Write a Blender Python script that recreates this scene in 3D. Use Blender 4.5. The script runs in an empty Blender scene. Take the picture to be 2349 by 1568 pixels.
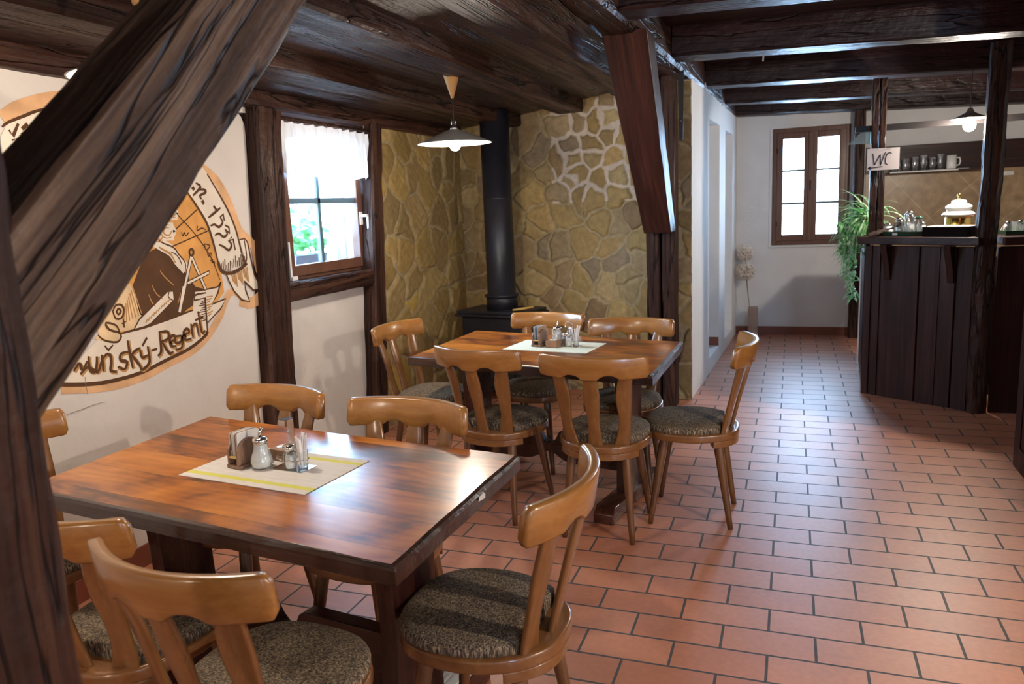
import bpy, bmesh, math, random
import numpy as np
from mathutils import Vector, Matrix, Quaternion, noise
random.seed(7)
R = math.radians
scn = bpy.context.scene
col = scn.collection

# ------------------------------------------------------------------ camera
cam_d = bpy.data.cameras.new('camera'); cam = bpy.data.objects.new('camera', cam_d); col.objects.link(cam)
RT = Vector((0.93925209, 0.34047874, -0.04335593)); UP = Vector((-0.0185003, 0.17635551, 0.98415267)); FW = Vector((-0.34272911, 0.92356536, -0.17194124))
M = Matrix((RT, UP, -FW)).transposed().to_4x4(); M.translation = Vector((0.0527, -2.4141, 1.4767))
cam.matrix_world = M
cam_d.sensor_width = 36; cam_d.lens = 1749.86 / 2349 * 36; cam_d.clip_start = 0.02
cam_d.dof.use_dof = True; cam_d.dof.focus_distance = 2.7; cam_d.dof.aperture_fstop = 4.5
scn.camera = cam

# ------------------------------------------------------------------ view, world, daylight
scn.view_settings.view_transform = 'Standard'; scn.view_settings.look = 'None'
scn.view_settings.gamma = 1; scn.view_settings.use_curve_mapping = False
scn.view_settings.exposure = 0.85
w = bpy.data.worlds.new('overcast_sky'); scn.world = w; w.use_nodes = True
bg = w.node_tree.nodes['Background']; bg.inputs[0].default_value = (0.44, 0.68, 1.0, 1); bg.inputs[1].default_value = 28.0

def area(name, loc, rot, sx, sy, power=None, color=(1, 1, 1)):
    l = bpy.data.lights.new(name, 'AREA'); l.shape = 'RECTANGLE'; l.size = sx; l.size_y = sy
    if power is None: l.cycles.is_portal = True
    else: l.energy = power; l.color = color
    o = bpy.data.objects.new(name, l); o.location = loc; o.rotation_euler = rot; col.objects.link(o); return o
area('window_left_portal', (-2.98, 1.77, 1.57), (0, R(-90), 0), 1.0, 1.0)
area('window_far_portal', (0.215, 6.55, 1.57), (R(-90), 0, 0), 0.8, 1.3)
area('window_rear_portal', (2.3, -4.22, 1.5), (R(90), 0, 0), 0.9, 1.0)

# ------------------------------------------------------------------ materials
def newmat(name):
    m = bpy.data.materials.new(name); m.use_nodes = True
    nt = m.node_tree; b = nt.nodes['Principled BSDF']; return m, nt, b
def c4(c): return (c[0], c[1], c[2], 1)
def plain(name, c, rough=0.5, metal=0.0, bump=0.0, bscale=60, var=0.0, spec=0.5, coat=0.0, vscale=4):
    m, nt, b = newmat(name); b.inputs['Base Color'].default_value = c4(c)
    b.inputs['Roughness'].default_value = rough; b.inputs['Metallic'].default_value = metal
    b.inputs['Specular IOR Level'].default_value = spec; b.inputs['Coat Weight'].default_value = coat
    tc = nt.nodes.new('ShaderNodeTexCoord')
    n = nt.nodes.new('ShaderNodeTexNoise'); n.inputs['Scale'].default_value = bscale; n.inputs['Detail'].default_value = 6
    nt.links.new(tc.outputs['Object'], n.inputs['Vector'])
    if bump:
        bp = nt.nodes.new('ShaderNodeBump'); bp.inputs['Strength'].default_value = bump; bp.inputs['Distance'].default_value = 0.01
        nt.links.new(n.outputs['Fac'], bp.inputs['Height']); nt.links.new(bp.outputs[0], b.inputs['Normal'])
    if var:
        n2 = nt.nodes.new('ShaderNodeTexNoise'); n2.inputs['Scale'].default_value = vscale; n2.inputs['Detail'].default_value = 5
        nt.links.new(tc.outputs['Object'], n2.inputs['Vector'])
        r = nt.nodes.new('ShaderNodeValToRGB'); r.color_ramp.elements[0].position = 0.3; r.color_ramp.elements[1].position = 0.7
        r.color_ramp.elements[0].color = c4([x * (1 - var) for x in c]); r.color_ramp.elements[1].color = c4([min(1, x * (1 + var)) for x in c])
        nt.links.new(n2.outputs['Fac'], r.inputs[0]); nt.links.new(r.outputs[0], b.inputs['Base Color'])
    return m
def wood(name, axis, cols, rough=0.4, scale=1.0, bump=0.3, coat=0.0, contrast=(0.3, 0.5, 0.72), crack=0.0, coatr=0.1, rvar=0.12, blot=0.0, spec=0.5):
    m, nt, b = newmat(name); N = nt.nodes.new; L = nt.links.new
    tc = N('ShaderNodeTexCoord'); mp = N('ShaderNodeMapping')
    s = [11 * scale] * 3; s['xyz'.index(axis)] = 0.9 * scale
    mp.inputs['Scale'].default_value = s
    L(tc.outputs['Object'], mp.inputs[0])
    n1 = N('ShaderNodeTexNoise'); n1.inputs['Scale'].default_value = 1.0; n1.inputs['Detail'].default_value = 9; n1.inputs['Distortion'].default_value = 0.9; n1.inputs['Roughness'].default_value = 0.62
    L(mp.outputs[0], n1.inputs['Vector'])
    mp2 = N('ShaderNodeMapping'); s2 = [75 * scale] * 3; s2['xyz'.index(axis)] = 2.2 * scale; mp2.inputs['Scale'].default_value = s2
    L(tc.outputs['Object'], mp2.inputs[0])
    n2 = N('ShaderNodeTexNoise'); n2.inputs['Scale'].default_value = 1.0; n2.inputs['Detail'].default_value = 5; n2.inputs['Distortion'].default_value = 0.4
    L(mp2.outputs[0], n2.inputs['Vector'])
    mx = N('ShaderNodeMix'); mx.inputs[0].default_value = 0.38; L(n1.outputs['Fac'], mx.inputs[2]); L(n2.outputs['Fac'], mx.inputs[3])
    fac = mx.outputs[0]
    if blot:
        n3 = N('ShaderNodeTexNoise'); n3.inputs['Scale'].default_value = 3.2; n3.inputs['Detail'].default_value = 6; n3.inputs['Distortion'].default_value = 0.8
        mp3 = N('ShaderNodeMapping'); s3 = [1.6] * 3; s3['xyz'.index(axis)] = 0.6; mp3.inputs['Scale'].default_value = s3
        L(tc.outputs['Object'], mp3.inputs[0]); L(mp3.outputs[0], n3.inputs['Vector'])
        mxb = N('ShaderNodeMix'); mxb.inputs[0].default_value = blot; L(fac, mxb.inputs[2]); L(n3.outputs['Fac'], mxb.inputs[3]); fac = mxb.outputs[0]
    r = N('ShaderNodeValToRGB'); cr = r.color_ramp
    cr.elements[0].position = contrast[0]; cr.elements[0].color = c4(cols[0]); cr.elements[1].position = contrast[2]; cr.elements[1].color = c4(cols[2])
    e = cr.elements.new(contrast[1]); e.color = c4(cols[1])
    L(fac, r.inputs[0]); L(r.outputs[0], b.inputs['Base Color'])
    rr = N('ShaderNodeMapRange'); rr.inputs[1].default_value = 0.3; rr.inputs[2].default_value = 0.7; rr.inputs[3].default_value = rough + rvar; rr.inputs[4].default_value = max(0.05, rough - rvar)
    L(n1.outputs['Fac'], rr.inputs[0]); L(rr.outputs[0], b.inputs['Roughness'])
    b.inputs['Coat Weight'].default_value = coat; b.inputs['Coat Roughness'].default_value = coatr
    h = mx.outputs[0]
    if crack:
        mp4 = N('ShaderNodeMapping'); s4 = [9] * 3; s4['xyz'.index(axis)] = 0.7; mp4.inputs['Scale'].default_value = s4
        L(tc.outputs['Object'], mp4.inputs[0])
        n4 = N('ShaderNodeTexNoise'); n4.inputs['Scale'].default_value = 1.3; n4.inputs['Detail'].default_value = 3; n4.inputs['Distortion'].default_value = 1.2; L(mp4.outputs[0], n4.inputs['Vector'])
        ab = N('ShaderNodeMath'); ab.operation = 'SUBTRACT'; ab.inputs[1].default_value = 0.5; L(n4.outputs['Fac'], ab.inputs[0])
        ab2 = N('ShaderNodeMath'); ab2.operation = 'ABSOLUTE'; L(ab.outputs[0], ab2.inputs[0])
        ab3 = N('ShaderNodeMapRange'); ab3.inputs[1].default_value = 0.0; ab3.inputs[2].default_value = 0.025; L(ab2.outputs[0], ab3.inputs[0])
        n5 = N('ShaderNodeTexNoise'); n5.inputs['Scale'].default_value = 26; n5.inputs['Detail'].default_value = 3; L(tc.outputs['Object'], n5.inputs['Vector'])
        ad = N('ShaderNodeMath'); ad.operation = 'MULTIPLY_ADD'; ad.inputs[1].default_value = crack; L(ab3.outputs[0], ad.inputs[0]); L(h, ad.inputs[2])
        ad2 = N('ShaderNodeMath'); ad2.operation = 'MULTIPLY_ADD'; ad2.inputs[1].default_value = 0.7; L(n5.outputs['Fac'], ad2.inputs[0]); L(ad.outputs[0], ad2.inputs[2]); h = ad2.outputs[0]
        # cracks are darker wood
        dk = N('ShaderNodeMix'); dk.data_type = 'RGBA'; dk.inputs[6].default_value = c4([x * 0.35 for x in cols[0]])
        L(ab3.outputs[0], dk.inputs[0]); L(r.outputs[0], dk.inputs[7]); L(dk.outputs[2], b.inputs['Base Color'])
    b.inputs['Specular IOR Level'].default_value = spec
    bp = N('ShaderNodeBump'); bp.inputs['Strength'].default_value = bump; bp.inputs['Distance'].default_value = 0.012
    L(h, bp.inputs['Height']); L(bp.outputs[0], b.inputs['Normal'])
    return m
DK = [(0.010, 0.004, 0.003), (0.038, 0.015, 0.010), (0.10, 0.046, 0.028)]
DKr = [(0.009, 0.003, 0.003), (0.032, 0.010, 0.008), (0.075, 0.027, 0.018)]
m_beam = wood('dark_hewn_beam', 'x', DK, 0.5, 1.0, 0.6, crack=1.0, spec=0.2)
m_beamd = wood('dark_smoked_beam', 'x', [(0.007, 0.0022, 0.0025), (0.022, 0.007, 0.007), (0.055, 0.02, 0.018)], 0.42, 1.0, 0.5, crack=.7, spec=0.35)
m_beamf = wood('weathered_brace_wood', 'x', [(0.015, 0.007, 0.005), (0.064, 0.036, 0.024), (0.19, 0.125, 0.085)], 0.55, 1.0, 0.7, crack=1.2, contrast=(0.34, 0.5, 0.7), spec=0.25)
m_board = wood('ceiling_board_wood', 'y', [(0.014, 0.007, 0.006), (0.050, 0.027, 0.022), (0.125, 0.075, 0.058)], 0.40, 0.9, 0.7, crack=1.0)
m_boardx = wood('dark_ceiling_board', 'x', [(0.012, 0.005, 0.004), (0.036, 0.015, 0.011), (0.07, 0.032, 0.022)], 0.5, 0.9, 0.5, crack=0.7)
m_post = wood('dark_post_wood', 'z', DK, 0.42, 1.0, 0.7, crack=1.0)
m_panel = wood('dark_panel_wood', 'z', DKr, 0.5, 0.8, 0.4, spec=0.25)
m_barhor = wood('dark_counter_wood', 'x', DKr, 0.42, 0.8, 0.35, spec=0.3)
m_tabz = wood('table_leg_wood', 'z', [(0.014, 0.003, 0.002), (0.030, 0.007, 0.005), (0.07, 0.018, 0.010)], 0.3, 0.8, 0.25, coat=0.3)
m_tabx = wood('table_stretcher_wood', 'x', [(0.014, 0.003, 0.002), (0.030, 0.007, 0.005), (0.07, 0.018, 0.010)], 0.3, 0.8, 0.25, coat=0.3)
m_taby = wood('table_foot_wood', 'y', [(0.014, 0.003, 0.002), (0.05, 0.014, 0.008), (0.10, 0.032, 0.015)], 0.3, 0.8, 0.25, coat=0.3)
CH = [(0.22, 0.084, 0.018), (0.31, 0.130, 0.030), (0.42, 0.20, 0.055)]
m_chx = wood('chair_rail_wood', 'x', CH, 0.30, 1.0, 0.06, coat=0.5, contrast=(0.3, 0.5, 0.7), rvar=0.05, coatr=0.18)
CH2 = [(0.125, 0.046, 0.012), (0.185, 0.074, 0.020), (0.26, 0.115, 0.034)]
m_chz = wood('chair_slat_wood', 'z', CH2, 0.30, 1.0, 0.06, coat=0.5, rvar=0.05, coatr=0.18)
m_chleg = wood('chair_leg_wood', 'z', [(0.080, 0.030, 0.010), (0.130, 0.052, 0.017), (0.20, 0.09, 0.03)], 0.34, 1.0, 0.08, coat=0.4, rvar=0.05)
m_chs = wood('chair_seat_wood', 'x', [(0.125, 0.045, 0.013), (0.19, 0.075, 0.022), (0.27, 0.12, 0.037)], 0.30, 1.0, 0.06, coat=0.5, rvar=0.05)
m_holder = wood('small_walnut_wood', 'z', [(0.12, 0.06, 0.035), (0.22, 0.12, 0.075), (0.34, 0.2, 0.13)], 0.5, 2.0, 0.1)
m_plaster = plain('white_plaster', (0.70, 0.64, 0.585), 0.75, bump=0.25, bscale=38, var=0.05, spec=0.25)
m_plasterc = plain('cool_white_plaster', (0.74, 0.73, 0.72), 0.75, bump=0.25, bscale=38, var=0.04, spec=0.25)
m_winwood = wood('brown_window_wood', 'z', [(0.08, 0.032, 0.02), (0.13, 0.055, 0.034), (0.18, 0.08, 0.05)], 0.35, 1.0, 0.1, coat=0.2)
m_white = plain('white_plastic', (0.82, 0.80, 0.76), 0.3)
m_black = plain('black_cast_iron', (0.022, 0.022, 0.03), 0.42, 0.3, bump=0.12, bscale=80, var=0.3)
m_iron = plain('dark_wrought_iron', (0.03, 0.025, 0.025), 0.45, 0.6)
m_steel = plain('polished_steel', (0.72, 0.70, 0.68), 0.18, 1.0)
m_brass = plain('polished_brass', (0.80, 0.55, 0.16), 0.2, 1.0)
m_redtile = plain('red_skirting_tile', (0.20, 0.055, 0.03), 0.4, var=0.2)
m_porc = plain('white_porcelain', (0.85, 0.84, 0.82), 0.12, coat=0.4)
m_enamel = plain('grey_enamel', (0.20, 0.18, 0.17), 0.35)
m_shadein = plain('white_lamp_enamel', (0.85, 0.85, 0.83), 0.35)
m_shadeout = plain('dusty_shade_outside', (0.36, 0.34, 0.31), 0.4)
m_wicker = plain('dark_wicker', (0.012, 0.006, 0.006), 0.8, bump=0.5, bscale=120, spec=0.15)
m_green = plain('dark_green_tray', (0.015, 0.06, 0.035), 0.25, coat=0.4)
m_sugar = plain('white_sugar', (0.86, 0.85, 0.82), 0.8, bump=0.3, bscale=400)
m_paper = plain('white_paper', (0.84, 0.81, 0.80), 0.7)
m_pepper = plain('ground_pepper', (0.20, 0.16, 0.13), 0.8, bump=0.4, bscale=400, var=0.4, vscale=200)
m_orange = plain('orange_paint', (0.75, 0.2, 0.03), 0.4)
m_red = plain('red_glaze', (0.55, 0.03, 0.02), 0.3)
m_blue = plain('dark_blue_plastic', (0.02, 0.03, 0.09), 0.3)
m_yel = plain('yellow_turned_wood', (0.55, 0.33, 0.09), 0.4)
m_twig = plain('dry_twigs', (0.09, 0.055, 0.04), 0.8)
m_grass = plain('dried_flower_fluff', (0.80, 0.68, 0.56), 0.9)
m_stem = plain('dried_stem', (0.30, 0.2, 0.13), 0.7)
m_leafd = plain('geranium_leaf', (0.06, 0.30, 0.08), 0.5, var=0.4, vscale=30)
m_planter = plain('blue_grey_planter', (0.10, 0.14, 0.2), 0.5)
m_brownsq = plain('candle_block_wood', (0.30, 0.16, 0.09), 0.5, var=0.2, vscale=40)
m_cord = plain('lamp_cord', (0.02, 0.02, 0.02), 0.5)
m_cone = plain('golden_beech_cone', (0.50, 0.26, 0.08), 0.4)

def glass(name, tint=(1, 1, 1), rough=0.0, alpha=0.12):
    m, nt, b = newmat(name); N = nt.nodes.new; L = nt.links.new
    g = N('ShaderNodeBsdfGlossy'); g.inputs['Roughness'].default_value = rough; g.inputs['Color'].default_value = (1, 1, 1, 1)
    t = N('ShaderNodeBsdfTransparent'); t.inputs['Color'].default_value = c4(tint)
    lw = N('ShaderNodeLayerWeight'); lw.inputs['Blend'].default_value = 0.25
    ad = N('ShaderNodeMath'); ad.operation = 'MULTIPLY_ADD'; ad.inputs[1].default_value = 0.6; ad.inputs[2].default_value = alpha; ad.use_clamp = True
    L(lw.outputs['Fresnel'], ad.inputs[0])
    mx = N('ShaderNodeMixShader'); L(ad.outputs[0], mx.inputs[0]); L(t.outputs[0], mx.inputs[1]); L(g.outputs[0], mx.inputs[2])
    L(mx.outputs[0], nt.nodes['Material Output'].inputs['Surface']); return m
m_pane = glass('window_glass', alpha=0.02)
m_glass = glass('table_glass', (0.93, 0.95, 0.95), 0.03, 0.10)
m_glassd = glass('drinking_glass', (0.82, 0.84, 0.85), 0.05, 0.2)
m_vase = glass('smoky_vase_glass', (0.80, 0.82, 0.82), 0.12, 0.35)
m_plexi = glass('green_tinted_glass', (0.42, 0.60, 0.60), 0.15, 0.15)

def emis(name, c, s):
    m, nt, b = newmat(name); b.inputs['Emission Color'].default_value = c4(c); b.inputs['Emission Strength'].default_value = s
    b.inputs['Base Color'].default_value = (0.9, 0.9, 0.9, 1); return m
m_bulb = emis('glowing_bulb', (1.0, 0.92, 0.80), 30)

def tilefloor():
    m, nt, b = newmat('terracotta_tiles'); N = nt.nodes.new; L = nt.links.new
    tc = N('ShaderNodeTexCoord')
    def brick(c1, c2, mo, ms):
        k = N('ShaderNodeTexBrick'); k.offset = 0.5; k.offset_frequency = 2; k.squash = 1.0
        k.inputs['Scale'].default_value = 1.0; k.inputs['Mortar Size'].default_value = ms; k.inputs['Mortar Smooth'].default_value = 0.15
        k.inputs['Brick Width'].default_value = 0.3; k.inputs['Row Height'].default_value = 0.15
        k.inputs['Color1'].default_value = c4(c1); k.inputs['Color2'].default_value = c4(c2); k.inputs['Mortar'].default_value = c4(mo)
        L(tc.outputs['Object'], k.inputs['Vector']); return k
    k = brick((0.52, 0.215, 0.125), (0.44, 0.16, 0.085), (0.060, 0.052, 0.052), 0.0048)
    n = N('ShaderNodeTexNoise'); n.inputs['Scale'].default_value = 2.5; n.inputs['Detail'].default_value = 7; L(tc.outputs['Object'], n.inputs['Vector'])
    n2 = N('ShaderNodeTexNoise'); n2.inputs['Scale'].default_value = 45; n2.inputs['Detail'].default_value = 6; L(tc.outputs['Object'], n2.inputs['Vector'])
    ov = N('ShaderNodeMix'); ov.data_type = 'RGBA'; ov.blend_type = 'OVERLAY'; ov.inputs[0].default_value = 0.35
    L(k.outputs['Color'], ov.inputs[6]); L(n.outputs['Fac'], ov.inputs[7])
    ov2 = N('ShaderNodeMix'); ov2.data_type = 'RGBA'; ov2.blend_type = 'OVERLAY'; ov2.inputs[0].default_value = 0.2
    L(ov.outputs[2], ov2.inputs[6]); L(n2.outputs['Fac'], ov2.inputs[7]); L(ov2.outputs[2], b.inputs['Base Color'])
    b.inputs['Coat Weight'].default_value = 0.25; b.inputs['Coat Roughness'].default_value = 0.42
    rr = N('ShaderNodeMapRange'); rr.inputs[3].default_value = 0.36; rr.inputs[4].default_value = 0.50; L(n.outputs['Fac'], rr.inputs[0])
    ro = N('ShaderNodeMix'); L(k.outputs['Fac'], ro.inputs[0]); L(rr.outputs[0], ro.inputs[2]); ro.inputs[3].default_value = 0.8; L(ro.outputs[0], b.inputs['Roughness'])
    inv = N('ShaderNodeMath'); inv.operation = 'MULTIPLY_ADD'; inv.inputs[1].default_value = -1.0; inv.inputs[2].default_value = 1.0; L(k.outputs['Fac'], inv.inputs[0])
    h = N('ShaderNodeMath'); h.operation = 'MULTIPLY_ADD'; h.inputs[1].default_value = 0.25; L(n.outputs['Fac'], h.inputs[0]); L(inv.outputs[0], h.inputs[2])
    h2 = N('ShaderNodeMath'); h2.operation = 'MULTIPLY_ADD'; h2.inputs[1].default_value = 0.06; L(n2.outputs['Fac'], h2.inputs[0]); L(h.outputs[0], h2.inputs[2])
    bp = N('ShaderNodeBump'); bp.inputs['Strength'].default_value = 0.55; bp.inputs['Distance'].default_value = 0.004; L(h2.outputs[0], bp.inputs['Height']); L(bp.outputs[0], b.inputs['Normal'])
    return m
m_tiles = tilefloor()

def tabletop_mat():
    m, nt, b = newmat('varnished_tabletop'); N = nt.nodes.new; L = nt.links.new
    tc = N('ShaderNodeTexCoord')
    # boards run along x, each with its own offset
    sp = N('ShaderNodeSeparateXYZ'); L(tc.outputs['Object'], sp.inputs[0])
    dv = N('ShaderNodeMath'); dv.operation = 'DIVIDE'; dv.inputs[1].default_value = 0.155; L(sp.outputs[1], dv.inputs[0])
    fl = N('ShaderNodeMath'); fl.operation = 'FLOOR'; L(dv.outputs[0], fl.inputs[0])
    fr = N('ShaderNodeMath'); fr.operation = 'FRACT'; L(dv.outputs[0], fr.inputs[0])
    wn = N('ShaderNodeTexWhiteNoise'); wn.noise_dimensions = '1D'; L(fl.outputs[0], wn.inputs['W'])
    cx = N('ShaderNodeCombineXYZ'); mu = N('ShaderNodeMath'); mu.operation = 'MULTIPLY_ADD'; mu.inputs[1].default_value = 9.0; L(wn.outputs['Value'], mu.inputs[0]); L(sp.outputs[0], mu.inputs[2])
    L(mu.outputs[0], cx.inputs[0]); L(sp.outputs[1], cx.inputs[1]); L(wn.outputs['Value'], cx.inputs[2])
    mp = N('ShaderNodeMapping'); mp.inputs['Scale'].default_value = (1.1, 2.6, 1); L(cx.outputs[0], mp.inputs[0])
    n1 = N('ShaderNodeTexNoise'); n1.inputs['Scale'].default_value = 1.7; n1.inputs['Detail'].default_value = 6; n1.inputs['Distortion'].default_value = 1.5; L(mp.outputs[0], n1.inputs['Vector'])
    mp2 = N('ShaderNodeMapping'); mp2.inputs['Scale'].default_value = (1.5, 2.2, 1); L(cx.outputs[0], mp2.inputs[0])
    n2 = N('ShaderNodeTexNoise'); n2.inputs['Scale'].default_value = 2.0; n2.inputs['Detail'].default_value = 5; n2.inputs['Distortion'].default_value = 0.7; L(mp2.outputs[0], n2.inputs['Vector'])
    wv = N('ShaderNodeTexWave'); wv.wave_type = 'BANDS'; wv.bands_direction = 'Y'; wv.inputs['Scale'].default_value = 9; wv.inputs['Distortion'].default_value = 14; wv.inputs['Detail'].default_value = 4; wv.inputs['Detail Scale'].default_value = 0.7
    mp3 = N('ShaderNodeMapping'); mp3.inputs['Scale'].default_value = (0.35, 1, 1); L(cx.outputs[0], mp3.inputs[0]); L(mp3.outputs[0], wv.inputs['Vector'])
    a = N('ShaderNodeMix'); a.inputs[0].default_value = 0.68; L(n1.outputs['Fac'], a.inputs[2]); L(n2.outputs['Fac'], a.inputs[3])
    a2 = N('ShaderNodeMix'); a2.inputs[0].default_value = 0.035; L(a.outputs[0], a2.inputs[2]); L(wv.outputs['Fac'], a2.inputs[3])
    r = N('ShaderNodeValToRGB'); cr = r.color_ramp
    for p, c in ((0.36, (0.045, 0.012, 0.005)), (0.44, (0.15, 0.036, 0.008)), (0.51, (0.34, 0.092, 0.012)), (0.68, (0.62, 0.22, 0.028))):
        if p == 0.36: e = cr.elements[0]; e.position = p
        elif p == 0.68: e = cr.elements[-1]; e.position = p
        else: e = cr.elements.new(p)
        e.color = c4(c)
    L(a2.outputs[0], r.inputs[0])
    # dark seams between boards
    s1 = N('ShaderNodeMath'); s1.operation = 'SUBTRACT'; s1.inputs[1].default_value = 0.5; L(fr.outputs[0], s1.inputs[0])
    s2 = N('ShaderNodeMath'); s2.operation = 'ABSOLUTE'; L(s1.outputs[0], s2.inputs[0])
    s3 = N('ShaderNodeMapRange'); s3.inputs[1].default_value = 0.485; s3.inputs[2].default_value = 0.5; s3.inputs[3].default_value = 0; s3.inputs[4].default_value = 0.8; L(s2.outputs[0], s3.inputs[0])
    dk = N('ShaderNodeMix'); dk.data_type = 'RGBA'; L(s3.outputs[0], dk.inputs[0]); L(r.outputs[0], dk.inputs[6]); dk.inputs[7].default_value = (0.02, 0.007, 0.004, 1)
    L(dk.outputs[2], b.inputs['Base Color'])
    b.inputs['Coat Weight'].default_value = 0.6; b.inputs['Coat Roughness'].default_value = 0.20; b.inputs['Specular IOR Level'].default_value = 0.3
    rr = N('ShaderNodeMapRange'); rr.inputs[3].default_value = 0.45; rr.inputs[4].default_value = 0.25; L(n2.outputs['Fac'], rr.inputs[0]); L(rr.outputs[0], b.inputs['Roughness'])
    bp = N('ShaderNodeBump'); bp.inputs['Strength'].default_value = 0.10; bp.inputs['Distance'].default_value = 0.01; L(a2.outputs[0], bp.inputs['Height'])
    L(bp.outputs[0], b.inputs['Normal']); L(bp.outputs[0], b.inputs['Coat Normal'])
    return m
m_top = tabletop_mat()

def fabric():
    m, nt, b = newmat('woven_seat_fabric'); N = nt.nodes.new; L = nt.links.new
    tc = N('ShaderNodeTexCoord')
    def st(sx, sy, seed):
        mp = N('ShaderNodeMapping'); mp.inputs['Scale'].default_value = (sx, sy, 40); mp.inputs['Location'].default_value = (seed, seed, 0); L(tc.outputs['Object'], mp.inputs[0])
        n = N('ShaderNodeTexNoise'); n.inputs['Scale'].default_value = 1; n.inputs['Detail'].default_value = 2; L(mp.outputs[0], n.inputs['Vector']); return n
    a = st(620, 130, 0); c = st(130, 620, 5)
    mx = N('ShaderNodeMath'); mx.operation = 'MAXIMUM'; L(a.outputs['Fac'], mx.inputs[0]); L(c.outputs['Fac'], mx.inputs[1])
    r = N('ShaderNodeValToRGB'); cr = r.color_ramp; cr.elements[0].position = 0.46; cr.elements[0].color = (0.035, 0.025, 0.019, 1); cr.elements[1].position = 0.68; cr.elements[1].color = (0.42, 0.32, 0.20, 1)
    e = cr.elements.new(0.56); e.color = (0.125, 0.088, 0.060, 1)
    L(mx.outputs[0], r.inputs[0]); L(r.outputs[0], b.inputs['Base Color']); b.inputs['Roughness'].default_value = 0.85
    b.inputs['Specular IOR Level'].default_value = 0.2
    bp = N('ShaderNodeBump'); bp.inputs['Strength'].default_value = 0.5; bp.inputs['Distance'].default_value = 0.002; L(mx.outputs[0], bp.inputs['Height']); L(bp.outputs[0], b.inputs['Normal'])
    return m
m_fabric = fabric()

def attr_mat(name, rough=0.7, bump=0.4, spec=0.3):
    m, nt, b = newmat(name); N = nt.nodes.new; L = nt.links.new
    a = N('ShaderNodeVertexColor'); a.layer_name = 'col'
    tc = N('ShaderNodeTexCoord'); n = N('ShaderNodeTexNoise'); n.inputs['Scale'].default_value = 22; n.inputs['Detail'].default_value = 9; n.inputs['Roughness'].default_value = 0.65; L(tc.outputs['Object'], n.inputs['Vector'])
    ov = N('ShaderNodeMix'); ov.data_type = 'RGBA'; ov.blend_type = 'OVERLAY'; ov.inputs[0].default_value = 0.55; L(a.outputs[0], ov.inputs[6]); L(n.outputs['Fac'], ov.inputs[7])
    L(ov.outputs[2], b.inputs['Base Color']); b.inputs['Roughness'].default_value = rough; b.inputs['Specular IOR Level'].default_value = spec
    bp = N('ShaderNodeBump'); bp.inputs['Strength'].default_value = bump; bp.inputs['Distance'].default_value = 0.012; L(n.outputs['Fac'], bp.inputs['Height']); L(bp.outputs[0], b.inputs['Normal'])
    return m
m_stone = attr_mat('rubble_stone_facing')

def placemat_mat(name, base, stripe, sh):
    m, nt, b = newmat(name); N = nt.nodes.new; L = nt.links.new
    tc = N('ShaderNodeTexCoord'); sp = N('ShaderNodeSeparateXYZ'); L(tc.outputs['Object'], sp.inputs[0])
    ab = N('ShaderNodeMath'); ab.operation = 'ABSOLUTE'; L(sp.outputs[1], ab.inputs[0])
    d = N('ShaderNodeMath'); d.operation = 'SUBTRACT'; d.inputs[1].default_value = 0.108; L(ab.outputs[0], d.inputs[0])
    d2 = N('ShaderNodeMath'); d2.operation = 'ABSOLUTE'; L(d.outputs[0], d2.inputs[0])
    d3 = N('ShaderNodeMath'); d3.operation = 'LESS_THAN'; d3.inputs[1].default_value = 0.0105; L(d2.outputs[0], d3.inputs[0])
    mp = N('ShaderNodeMapping'); mp.inputs['Scale'].default_value = (6, 160, 1); L(tc.outputs['Object'], mp.inputs[0])
    n = N('ShaderNodeTexNoise'); n.inputs['Scale'].default_value = 1; n.inputs['Detail'].default_value = 3; L(mp.outputs[0], n.inputs['Vector'])
    r = N('ShaderNodeValToRGB'); r.color_ramp.elements[0].position = 0.35; r.color_ramp.elements[1].position = 0.65
    r.color_ramp.elements[0].color = c4([x * 0.84 for x in base]); r.color_ramp.elements[1].color = c4(base); L(n.outputs['Fac'], r.inputs[0])
    mx = N('ShaderNodeMix'); mx.data_type = 'RGBA'; ml = N('ShaderNodeMath'); ml.operation = 'MULTIPLY'; ml.inputs[1].default_value = sh; L(d3.outputs[0], ml.inputs[0]); L(ml.outputs[0], mx.inputs[0])
    L(r.outputs[0], mx.inputs[6]); mx.inputs[7].default_value = c4(stripe); L(mx.outputs[2], b.inputs['Base Color']); b.inputs['Roughness'].default_value = 0.7
    return m
m_mat1 = placemat_mat('striped_placemat', (0.72, 0.66, 0.60), (0.62, 0.58, 0.10), 1.0)
m_mat2 = placemat_mat('pale_green_placemat', (0.80, 0.84, 0.72), (0.74, 0.82, 0.52), 0.5)

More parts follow.
